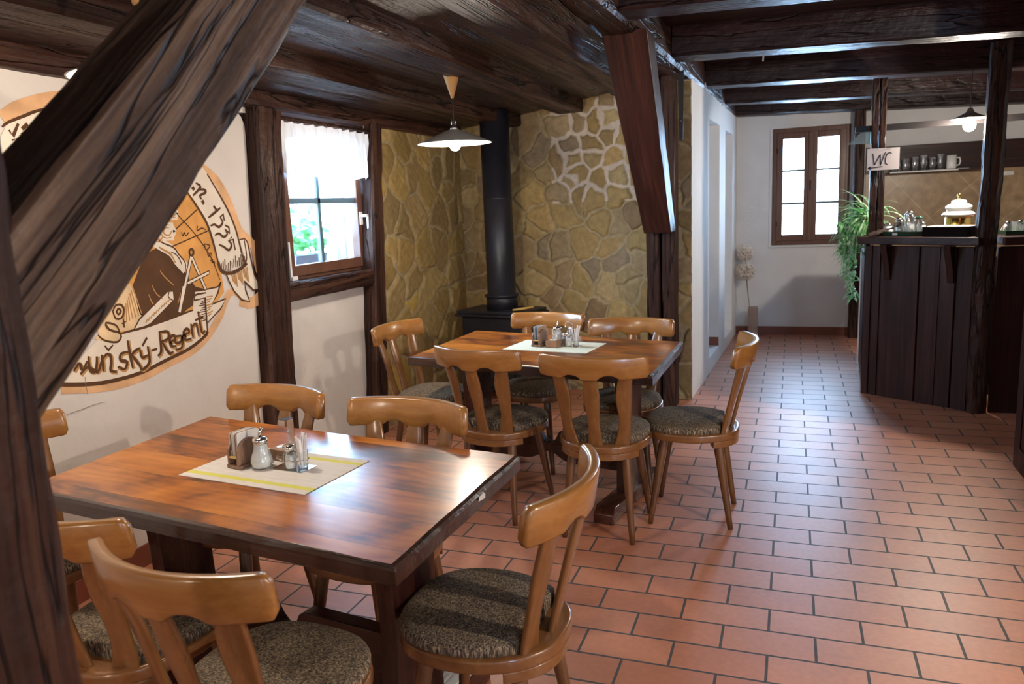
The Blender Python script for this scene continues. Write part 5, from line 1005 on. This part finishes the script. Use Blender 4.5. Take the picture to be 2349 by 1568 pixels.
MUR_S=[('glow',1,55,[563,1742,593,1726,637,1702,677,1672,707,1635,733,1592,756,1549,774,1505,789,1460,808,1421,839,1393,875,1371,903,1346,914,1317,916,1286,920,1253,930,1217,941,1179,951,1147,961,1123,970,1104,976,1092]),('glow',1,60,[977,1102,959,1093,933,1080,907,1069,885,1060,864,1054,842,1051,815,1056,788,1065,768,1071]),('glow',1,40,[-300,863,-266,856,-216,845,-166,835,-123,829,-80,824,-36,822,9,822,54,824,100,828,146,835,193,845,239,855,286,862,333,869,378,879,420,892,459,909,497,930,537,960,577,995,604,1020]),('glow',1,40,[604,1020,624,1050,652,1090,680,1119,706,1126,731,1122,754,1110,771,1088,786,1060,808,1043,845,1052,890,1074,922,1091]),('glow',1,50,[-374,1878,-362,1886,-344,1898,-325,1910,-305,1919,-284,1928,-259,1937,-232,1947,-201,1956,-166,1965,-121,1973,-71,1979,-34,1984]),('ink',5,11,[797,1380,836,1385,857,1366,871,1277,886,1192,929,1115,867,1115,802,1168,805,1122,827,1061,770,1075,718,1127,687,1184,673,1221]),('ink',5,9,[834,1376,836,1356,839,1327,840,1303,838,1284,833,1271,828,1267,819,1278,809,1298,801,1319,799,1337,799,1356,799,1369]),('ink',5,11,[618,1702,634,1681,656,1650,679,1618,698,1590,717,1561,735,1531,751,1500,766,1467,779,1433,788,1395,796,1356,802,1323,807,1299,811,1280,814,1268]),('ink',5,13,[468,1621,484,1602,507,1575,528,1547,547,1521,565,1494,581,1466,592,1435,601,1402,609,1371,616,1338,622,1305,626,1283]),('ink',5,18,[628,1278,630,1267,633,1251,641,1238,655,1229,673,1223,693,1220,714,1219,737,1222,760,1227,786,1236,814,1248,833,1257]),('ink',5,6,[645,1246,647,1272]),('ink',5,6,[657,1242,661,1282]),('ink',5,6,[670,1239,675,1291]),('ink',5,6,[682,1235,684,1261]),('ink',5,6,[694,1231,698,1271]),('ink',5,6,[707,1227,713,1280]),('ink',5,6,[723,1246,725,1273]),('ink',5,6,[736,1247,740,1287]),('ink',5,6,[750,1248,756,1302]),('ink',5,6,[763,1249,765,1276]),('ink',5,6,[777,1250,781,1291]),('ink',5,6,[791,1251,797,1306]),('ink',5,6,[805,1253,806,1280]),('ink',5,6,[819,1254,822,1295]),('tan2',4,8,[712,1218,719,1177]),('tan2',4,8,[723,1219,728,1167]),('tan2',4,8,[734,1221,737,1158]),('tan2',4,8,[745,1223,746,1148]),('tan2',4,8,[756,1225,763,1183]),('tan2',4,8,[767,1226,772,1174]),('tan2',4,8,[778,1228,781,1164]),('tan2',4,8,[789,1230,791,1154]),('tan2',4,8,[800,1232,807,1190]),('tan2',4,8,[811,1233,817,1180]),('tan2',4,8,[823,1235,826,1170]),('tan2',4,8,[834,1237,836,1160]),('ink',6,18,[511,1638,512,1636,514,1633,515,1631]),('ink',6,13,[537,1659,547,1655,559,1650,562,1643,548,1629,525,1614,508,1603]),('ink',6,13,[544,1629,555,1630,571,1631,583,1631,590,1628,594,1623,593,1618,581,1612,564,1607,552,1602,551,1596,555,1591,558,1588]),('ink',6,18,[565,1576,567,1573,568,1569,570,1567]),('ink',6,13,[680,1542,669,1536,654,1528,638,1520,622,1512,606,1504,595,1499]),('ink',6,12,[638,1551,654,1532]),('ink',6,13,[675,1498,698,1512,701,1482]),('ink',6,13,[678,1493,682,1487,687,1479,688,1471,681,1463,670,1455,658,1450,649,1453,639,1459,629,1464,620,1463,610,1461,604,1459]),('ink',6,13,[704,1457,728,1447,730,1417,702,1436]),('ink',6,13,[702,1435,706,1429,711,1421,711,1413,704,1407,693,1402,682,1401,673,1406,663,1414,654,1419,644,1419,634,1415,627,1412]),('ink',6,12,[740,1396,718,1381,751,1385,758,1334]),('ink',6,13,[718,1380,724,1375,732,1367,735,1359,731,1349,721,1339,711,1334,700,1337,689,1345,678,1353,667,1357,656,1361,648,1364]),('ink',4,6,[387,1525,409,1504,441,1475,472,1445,497,1418,520,1392,541,1366,559,1341,575,1317,590,1290,604,1256,616,1221,625,1195]),('ink',4,6,[524,1537,372,1449]),('ink',4,6,[585,1436,347,1376]),('ink',4,7,[408,1435,409,1429,411,1422,414,1418,417,1422,421,1430,425,1434,427,1430,430,1422,433,1418,440,1421,447,1428,453,1433]),('ink',4,7,[515,1460,511,1453,508,1444,508,1438,517,1441,530,1447,542,1450,552,1448,559,1444,565,1440]),('ink',4,7,[548,1374,548,1364,549,1352,553,1344,563,1347,577,1356,583,1364,575,1368,560,1372,548,1374]),('ink',4,6,[559,1331,561,1325,563,1317,566,1313,571,1317,578,1325,584,1329,586,1325,587,1317,587,1312]),('ink',4,6,[571,1291,578,1294,586,1298,591,1298,589,1294,584,1287,582,1282,587,1282,595,1284,601,1285,602,1280,600,1273,598,1268]),('tan2',4,6,[254,1272,258,1265,265,1254,275,1243,290,1228,308,1213,322,1201]),('tan2',4,6,[198,1211,201,1202,206,1190,213,1177,224,1165,239,1154,249,1145]),('tan2',4,6,[359,1160,352,1146,342,1127,335,1114]),('tan2',4,6,[172,1174,175,1164,180,1150,186,1137,192,1129,199,1123,203,1119]),('tan2',4,6,[90,1218,120,1098]),('tan2',4,6,[80,1204,103,1093]),('tan2',4,6,[71,1191,86,1088]),('tan2',4,6,[62,1178,69,1084]),('tan2',4,6,[53,1165,52,1079]),('tan2',4,6,[44,1152,36,1074]),('tan2',4,6,[35,1139,19,1070]),('ink',5,10,[-27,1130,-22,1136,-16,1145,-8,1152,2,1153,13,1152,21,1148,26,1141,29,1131,28,1122,25,1112,20,1102,13,1096,3,1093,-8,1093,-17,1097,-22,1105,-25,1117,-27,1126]),('ink',5,10,[-8,1127,-5,1130,-2,1134,2,1136,7,1134,11,1129,13,1124,10,1119,4,1114,-2,1112,-5,1115,-8,1121,-10,1125]),('ink',5,8,[20,1087,19,1055]),('ink',5,6,[11,1071,30,1077]),('cream',4,55,[239,1407,251,1401,269,1391,287,1381,303,1373,320,1364,335,1354,347,1341,357,1326,366,1311,379,1298,391,1285,400,1276]),('ink',5,8,[242,1423,253,1415,270,1404,288,1393,309,1385,330,1378,348,1369,360,1359,367,1347,376,1335,388,1322,400,1309,408,1296,409,1283,406,1271,403,1263]),('tan2',5,10,[265,1375,274,1370,286,1363,298,1357,309,1351,318,1346,327,1339,336,1326,343,1311,348,1301]),('ink',5,6,[329,1351,338,1347,349,1342,359,1336,367,1328,373,1319,377,1311,381,1302,383,1295,385,1289]),('cream',4,82,[306,1444,340,1442]),('cream',4,20,[365,1441,362,1435,356,1426,349,1419,340,1415,329,1412,319,1411,308,1413,298,1416,290,1421,285,1428,282,1436,281,1443,283,1451,288,1459,295,1465,304,1470,315,1473,325,1475,336,1473,346,1470,354,1466,360,1459,363,1450,366,1444]),('tan2',5,8,[346,1442,344,1439,342,1434,338,1431,334,1428,329,1426,323,1426,318,1426,312,1427,308,1429,304,1432,301,1435,300,1439,300,1443,301,1447,303,1451,306,1454,311,1457,316,1459,321,1460,328,1460,332,1459]),('tan2',5,6,[340,1417,334,1415,326,1414,318,1413,311,1414,303,1416,297,1419,292,1422,288,1427,285,1432,283,1437,283,1443,284,1449,287,1454,291,1459,296,1464,302,1467,309,1470,316,1472,324,1473,333,1472,339,1471]),('cream',4,64,[260,1422,285,1421]),('cream',4,20,[303,1420,301,1415,297,1409,292,1404,285,1401,277,1399,269,1398,262,1399,254,1402,249,1405,245,1410,242,1416,242,1422,243,1428,247,1433,252,1438,259,1442,266,1444,274,1445,282,1444,289,1442,295,1438,299,1433,302,1427,303,1422]),('tan2',5,8,[289,1421,288,1418,286,1415,284,1412,280,1411,277,1409,273,1409,269,1409,265,1410,261,1411,259,1413,257,1416,256,1419,255,1422,256,1425,258,1428,260,1430,264,1432,267,1433,271,1434,276,1434,279,1434]),('tan2',5,6,[285,1402,281,1401,275,1400,269,1399,263,1400,258,1401,254,1404,250,1406,247,1410,244,1414,243,1418,243,1422,244,1426,246,1430,249,1434,253,1437,257,1440,262,1442,268,1443,273,1443,280,1443,284,1442]),('cream',4,55,[357,1521,378,1521]),('cream',4,20,[394,1521,392,1517,389,1511,384,1507,378,1504,371,1502,365,1501,358,1502,352,1504,347,1507,343,1511,341,1516,341,1521,342,1526,345,1531,350,1535,355,1538,362,1540,369,1541,375,1541,382,1539,387,1536,391,1532,393,1526,394,1522]),('tan2',5,8,[382,1521,381,1519,379,1516,377,1514,374,1512,371,1511,368,1510,364,1510,361,1511,358,1512,356,1514,354,1516,353,1518,353,1521,353,1524,355,1526,357,1528,360,1530,363,1531,366,1532,370,1532,373,1532]),('tan2',5,6,[379,1505,375,1504,369,1503,364,1502,360,1503,355,1504,351,1506,348,1508,345,1511,343,1514,342,1517,342,1521,343,1524,344,1528,347,1531,350,1534,354,1536,358,1538,363,1540,368,1540,374,1540,377,1539]),('cream',4,55,[291,1472,311,1471]),('cream',4,20,[327,1471,325,1467,322,1461,317,1457,312,1454,305,1452,298,1452,292,1453,286,1455,281,1458,278,1462,276,1467,275,1472,277,1476,280,1481,284,1485,289,1488,296,1490,303,1491,309,1490,315,1489,320,1486,324,1481,326,1476,327,1472]),('tan2',5,8,[315,1471,314,1469,313,1466,311,1464,308,1462,305,1461,301,1461,298,1461,295,1462,292,1463,290,1464,288,1467,287,1469,287,1471,287,1474,289,1476,291,1478,294,1480,297,1481,300,1482,304,1482,307,1482]),('tan2',5,6,[312,1455,308,1454,303,1453,298,1453,293,1453,289,1455,285,1456,282,1459,279,1461,277,1465,277,1468,276,1472,277,1475,279,1478,281,1482,284,1484,288,1487,293,1488,297,1490,302,1490,307,1489,311,1489]),('ink',5,22,[449,1318,337,1074]),('cream',6,13,[449,1318,338,1076]),('ink',5,20,[454,1317,520,1159]),('cream',6,11,[454,1315,519,1161]),('ink',6,20,[407,1200,554,1237]),('cream',7,11,[410,1201,551,1236]),('ink',7,12,[441,1339,442,1342,443,1347,445,1351,449,1353,452,1355,456,1355,460,1354,464,1351,467,1348,467,1343,467,1338,465,1333,462,1329,456,1326,451,1325,447,1328,443,1333,441,1337]),('ink',5,9,[69,1037,103,1075,281,1178,316,1174,314,1132,163,1047,120,1038]),('ink',5,7,[290,1174,287,1168,282,1159,282,1151,289,1143,300,1136,309,1131]),('tan2',5,6,[136,1055,146,1068]),('tan2',5,6,[152,1063,161,1077]),('tan2',5,6,[167,1071,177,1085]),('tan2',5,6,[183,1079,192,1093]),('tan2',5,6,[198,1088,208,1101]),('tan2',5,6,[214,1096,224,1109]),('tan2',5,6,[230,1104,240,1118]),('tan2',5,6,[246,1113,256,1126]),('tan2',5,6,[262,1121,272,1135]),('tan2',5,6,[278,1129,289,1143]),('ink',5,16,[379,1186,334,1075]),('cream',6,10,[379,1186,336,1079]),('ink',5,16,[-332,889,-322,886,-306,882,-283,876,-249,868,-206,859,-164,852,-126,847,-89,844,-49,843,-7,842,38,843,84,846,133,853,183,863,232,872,280,880,327,887,370,896,411,908,447,922,475,934,491,942,497,949,501,954]),('ink',5,13,[501,954,510,1119,443,1115]),('ink',5,12,[-2,1030,27,1032,69,1034,115,1036,161,1040,210,1046,261,1051,318,1058,377,1066,420,1071]),('ink',5,10,[471,1156,603,1161,630,1183,598,1129,550,1082,652,1097,609,1053,508,998]),('ink',5,10,[438,1116,438,1123,439,1132,447,1139,468,1142,498,1142,519,1142]),('ink',5,5,[514,1107,485,1104]),('ink',5,5,[512,1096,475,1095]),('ink',5,5,[510,1086,464,1086]),('ink',5,5,[509,1076,480,1073]),('ink',5,5,[507,1065,470,1064]),('ink',5,5,[505,1055,460,1055]),('ink',5,5,[504,1045,475,1042]),('ink',5,5,[502,1034,465,1033]),('ink',5,5,[500,1024,455,1024]),('ink',5,5,[499,1014,470,1011]),('tan2',5,6,[522,1122,561,1121]),('tan2',5,6,[519,1108,551,1110]),('tan2',5,6,[517,1095,540,1099]),('tan2',5,6,[515,1081,556,1085]),('tan2',5,6,[513,1068,545,1074]),('tan2',5,6,[511,1054,534,1063]),('tan2',5,6,[509,1041,550,1049]),('tan2',5,6,[507,1027,539,1038]),('ink',6,10,[-113,1042,-108,1035,-100,1026,-88,1017,-69,1009,-44,1001,-24,999,-11,1006,-3,1018,-4,1031,-18,1040,-40,1048,-57,1057,-66,1069,-71,1080,-69,1087,-56,1085,-37,1078,-21,1069,-14,1059,-10,1047,-8,1038]),('ink',6,14,[-245,925,-238,932,-227,943,-219,947,-214,939,-212,924,-208,917,-200,923,-191,936,-184,946]),('tan2',5,18,[-241,920,-233,928,-223,938,-214,943,-210,935,-207,920,-204,912,-196,919,-186,931,-179,941]),('ink',6,14,[-173,964,-175,948,-176,926,-174,909,-167,902,-156,899,-147,904,-142,919,-137,940,-135,956]),('tan2',5,18,[-168,960,-170,944,-171,922,-169,905,-162,897,-151,895,-142,899,-137,914,-133,936,-130,952]),('ink',6,14,[-218,905,-209,912,-197,921,-183,925,-169,916,-154,902,-141,895,-131,904,-123,920,-118,932]),('tan2',5,18,[-213,901,-205,908,-192,917,-179,921,-164,912,-149,898,-136,891,-126,899,-118,916,-113,928]),('ink',6,14,[-110,958,-111,940,-111,914,-112,896]),('tan2',5,18,[-105,954,-106,935,-106,910,-107,891]),('ink',6,14,[-108,944,-103,948,-95,954,-88,958,-81,958,-75,955,-70,951,-68,943,-68,933,-69,922,-72,910,-77,898,-78,889,-71,883,-60,879,-52,877]),('tan2',5,18,[-103,940,-98,944,-90,950,-83,953,-76,953,-70,951,-65,946,-63,938,-63,928,-64,917,-67,906,-72,894,-73,884,-66,878,-55,875,-47,873]),('ink',6,14,[30,947,17,948,0,949,-14,947,-21,940,-24,930,-23,921,-14,916,1,913,9,907,8,897,1,886,-7,879,-18,882,-29,889,-38,894]),('tan2',5,18,[35,942,23,943,5,944,-8,942,-16,935,-19,925,-18,917,-8,912,6,908,15,903,13,893,7,881,-2,874,-12,877,-24,884,-33,890]),('ink',6,14,[27,993,28,977,29,953,30,931,32,911,34,892,35,879]),('tan2',5,18,[32,989,33,972,34,949,36,926,37,906,39,887,41,874]),('ink',6,14,[83,952,77,950,69,948,60,946,51,941,43,935,36,931]),('tan2',5,18,[88,947,83,946,74,944,66,941,57,936,48,930,42,926]),('ink',6,14,[36,931,41,926,47,917,54,908,62,896,70,883,76,873]),('tan2',5,18,[42,926,46,921,53,913,60,903,67,891,76,878,81,868]),('ink',6,14,[86,942,86,933,88,919,92,910,101,908,114,911,123,913]),('tan2',5,18,[92,937,92,928,93,914,97,905,107,904,120,906,129,908]),('ink',6,14,[129,949,130,930,132,905,129,883,117,870,99,861,86,857,80,858,78,864,77,868]),('tan2',5,18,[134,944,136,926,138,900,135,878,123,865,105,856,92,852,86,853,83,859,82,863]),('ink',6,14,[204,1003,204,979,204,946,202,920,196,908,188,904,182,901]),('tan2',5,18,[210,998,210,974,210,941,208,915,202,903,194,899,188,896]),('ink',6,14,[204,1003,218,1002,238,1001,252,997,256,987,255,975,249,965,237,961,220,960,209,960]),('tan2',5,18,[210,998,224,998,244,996,258,992,263,982,261,970,255,960,243,956,227,955,215,955]),('ink',6,14,[211,959,220,942,233,918,245,900,254,896,261,898,267,900]),('tan2',5,18,[218,954,227,937,239,913,251,895,260,891,268,893,273,895]),('ink',6,14,[259,946,269,949,283,953,292,957,293,964,288,971,283,975,276,974,267,971,261,964,258,954,257,941,260,931,268,926,279,925,287,924]),('tan2',5,18,[265,941,275,944,289,948,299,952,299,959,295,966,289,970,282,969,273,966,267,960,264,949,263,936,266,926,274,921,285,920,293,919]),('ink',6,14,[326,966,317,966,303,967,293,965,290,957,290,945,293,937,302,935,314,936,324,939,330,949,334,962,335,966,335,952,332,929,326,912,314,907,299,906,288,907]),('tan2',5,18,[333,961,323,961,310,962,300,960,296,952,296,940,299,932,308,930,321,931,331,934,337,944,340,957,341,961,341,947,339,924,333,907,321,902,306,901,295,902]),('ink',6,14,[345,966,357,967,372,970,383,973,382,980,376,988,368,992,361,990,353,985,347,978,346,966,348,952,352,942,362,939,375,940,384,941]),('tan2',5,18,[352,960,363,962,379,965,389,968,389,975,382,983,375,987,367,985,359,980,354,973,353,961,354,947,359,937,368,934,381,935,391,936]),('ink',6,14,[399,1007,400,989,401,964,402,946]),('tan2',5,18,[405,1002,406,984,408,959,409,941]),('ink',6,14,[403,992,411,998,422,1006,431,1006,436,989,439,965,440,948]),('tan2',5,18,[410,987,417,993,429,1001,438,1000,443,984,446,960,447,942]),('ink',6,14,[452,1058,455,1029,458,989,462,960,469,953,476,958,482,962]),('tan2',5,18,[459,1053,462,1024,465,984,469,955,476,948,483,952,489,957]),('ink',6,11,[-88,993,-75,973,-51,989]),('ink',6,11,[103,961,130,989]),('ink',6,11,[149,930,178,931]),('ink',6,11,[431,1023,481,1030]),('ink',5,11,[-387,1843,-383,1847,-375,1853,-363,1860,-343,1869,-317,1880,-290,1891,-266,1902,-240,1912,-206,1922,-152,1931,-88,1939,-41,1944]),('ink',6,14,[-364,1830,-354,1812,-328,1855]),('ink',6,14,[-312,1842,-292,1858]),('ink',6,12,[-358,1798,-338,1805,-354,1778]),('ink',6,12,[-317,1821,-283,1838]),('hair',6,3,[-201,888,-202,879,-203,867,-203,854,-202,839,-201,824,-200,813]),('hair',6,3,[-317,761,-299,761,-274,762,-249,763,-225,764,-200,767,-177,768,-157,768,-138,767,-125,766])]

def mural():
    cols_ = dict(glow=(.72, .42, .22), field=(.70, .34, .10), cream=(.80, .70, .58), ink=(.10, .045, .02), tan2=(.48, .25, .09), cloak=(.095, .045, .022), tan=(.76, .55, .33), hair=(.30, .26, .22))
    ms = {k: plain('mural_' + k, v, .8, var=.18 if k in ('glow', 'field', 'cloak', 'tan') else .08, vscale=9, spec=.2) for k, v in cols_.items()}
    t = thing('wall_mural', 'painted mural of a scroll banner and cloaked figure on the plaster wall', 'mural', (-2.60, .3, 1.3))
    per = {}
    for m_, lay, p in MUR_F:
        b = per.setdefault((m_, lay), MB()); P_ = [(p[i] / 1000 - .3, p[i + 1] / 1000 - 1.3) for i in range(0, len(p), 2)]
        x = .0012 + lay * .0006; b.add([(x, a, c) for a, c in P_], [tuple(range(len(P_)))])
    for q, (m_, lay, w_, p) in enumerate(MUR_S):
        b = per.setdefault((m_, lay), MB()); P_ = [Vector((p[i] / 1000 - .3, p[i + 1] / 1000 - 1.3)) for i in range(0, len(p), 2)]
        x = .0012 + lay * .0006 + (q % 7) * .00006; n = len(P_); v = []; w0 = w_ / 1000 / 2
        for i, c in enumerate(P_):
            d = (P_[min(i + 1, n - 1)] - P_[max(i - 1, 0)]).normalized(); nn_ = Vector((-d.y, d.x)); e = Vector((0, 0))
            tp = 1.0 if w_ > 15 or n < 3 else .62 + .38 * math.sin(math.pi * i / (n - 1))
            if i == 0: e = -d * w0 * .5
            if i == n - 1: e = d * w0 * .5
            a = c + e + nn_ * w0 * tp; b_ = c + e - nn_ * w0 * tp; v += [(x, a.x, a.y), (x, b_.x, b_.y)]
        b.add(v, [(2 * i, 2 * i + 1, 2 * i + 3, 2 * i + 2) for i in range(n - 1)])
    nm = dict(glow='orange_wash', field='map_ground', cream='ribbon', ink='ink_outline', tan2='sepia_stroke', cloak='cloak', tan='robe', hair='hairline_crack')
    for (m_, lay), b in per.items(): b.obj(nm[m_], ms[m_], t)
mural()
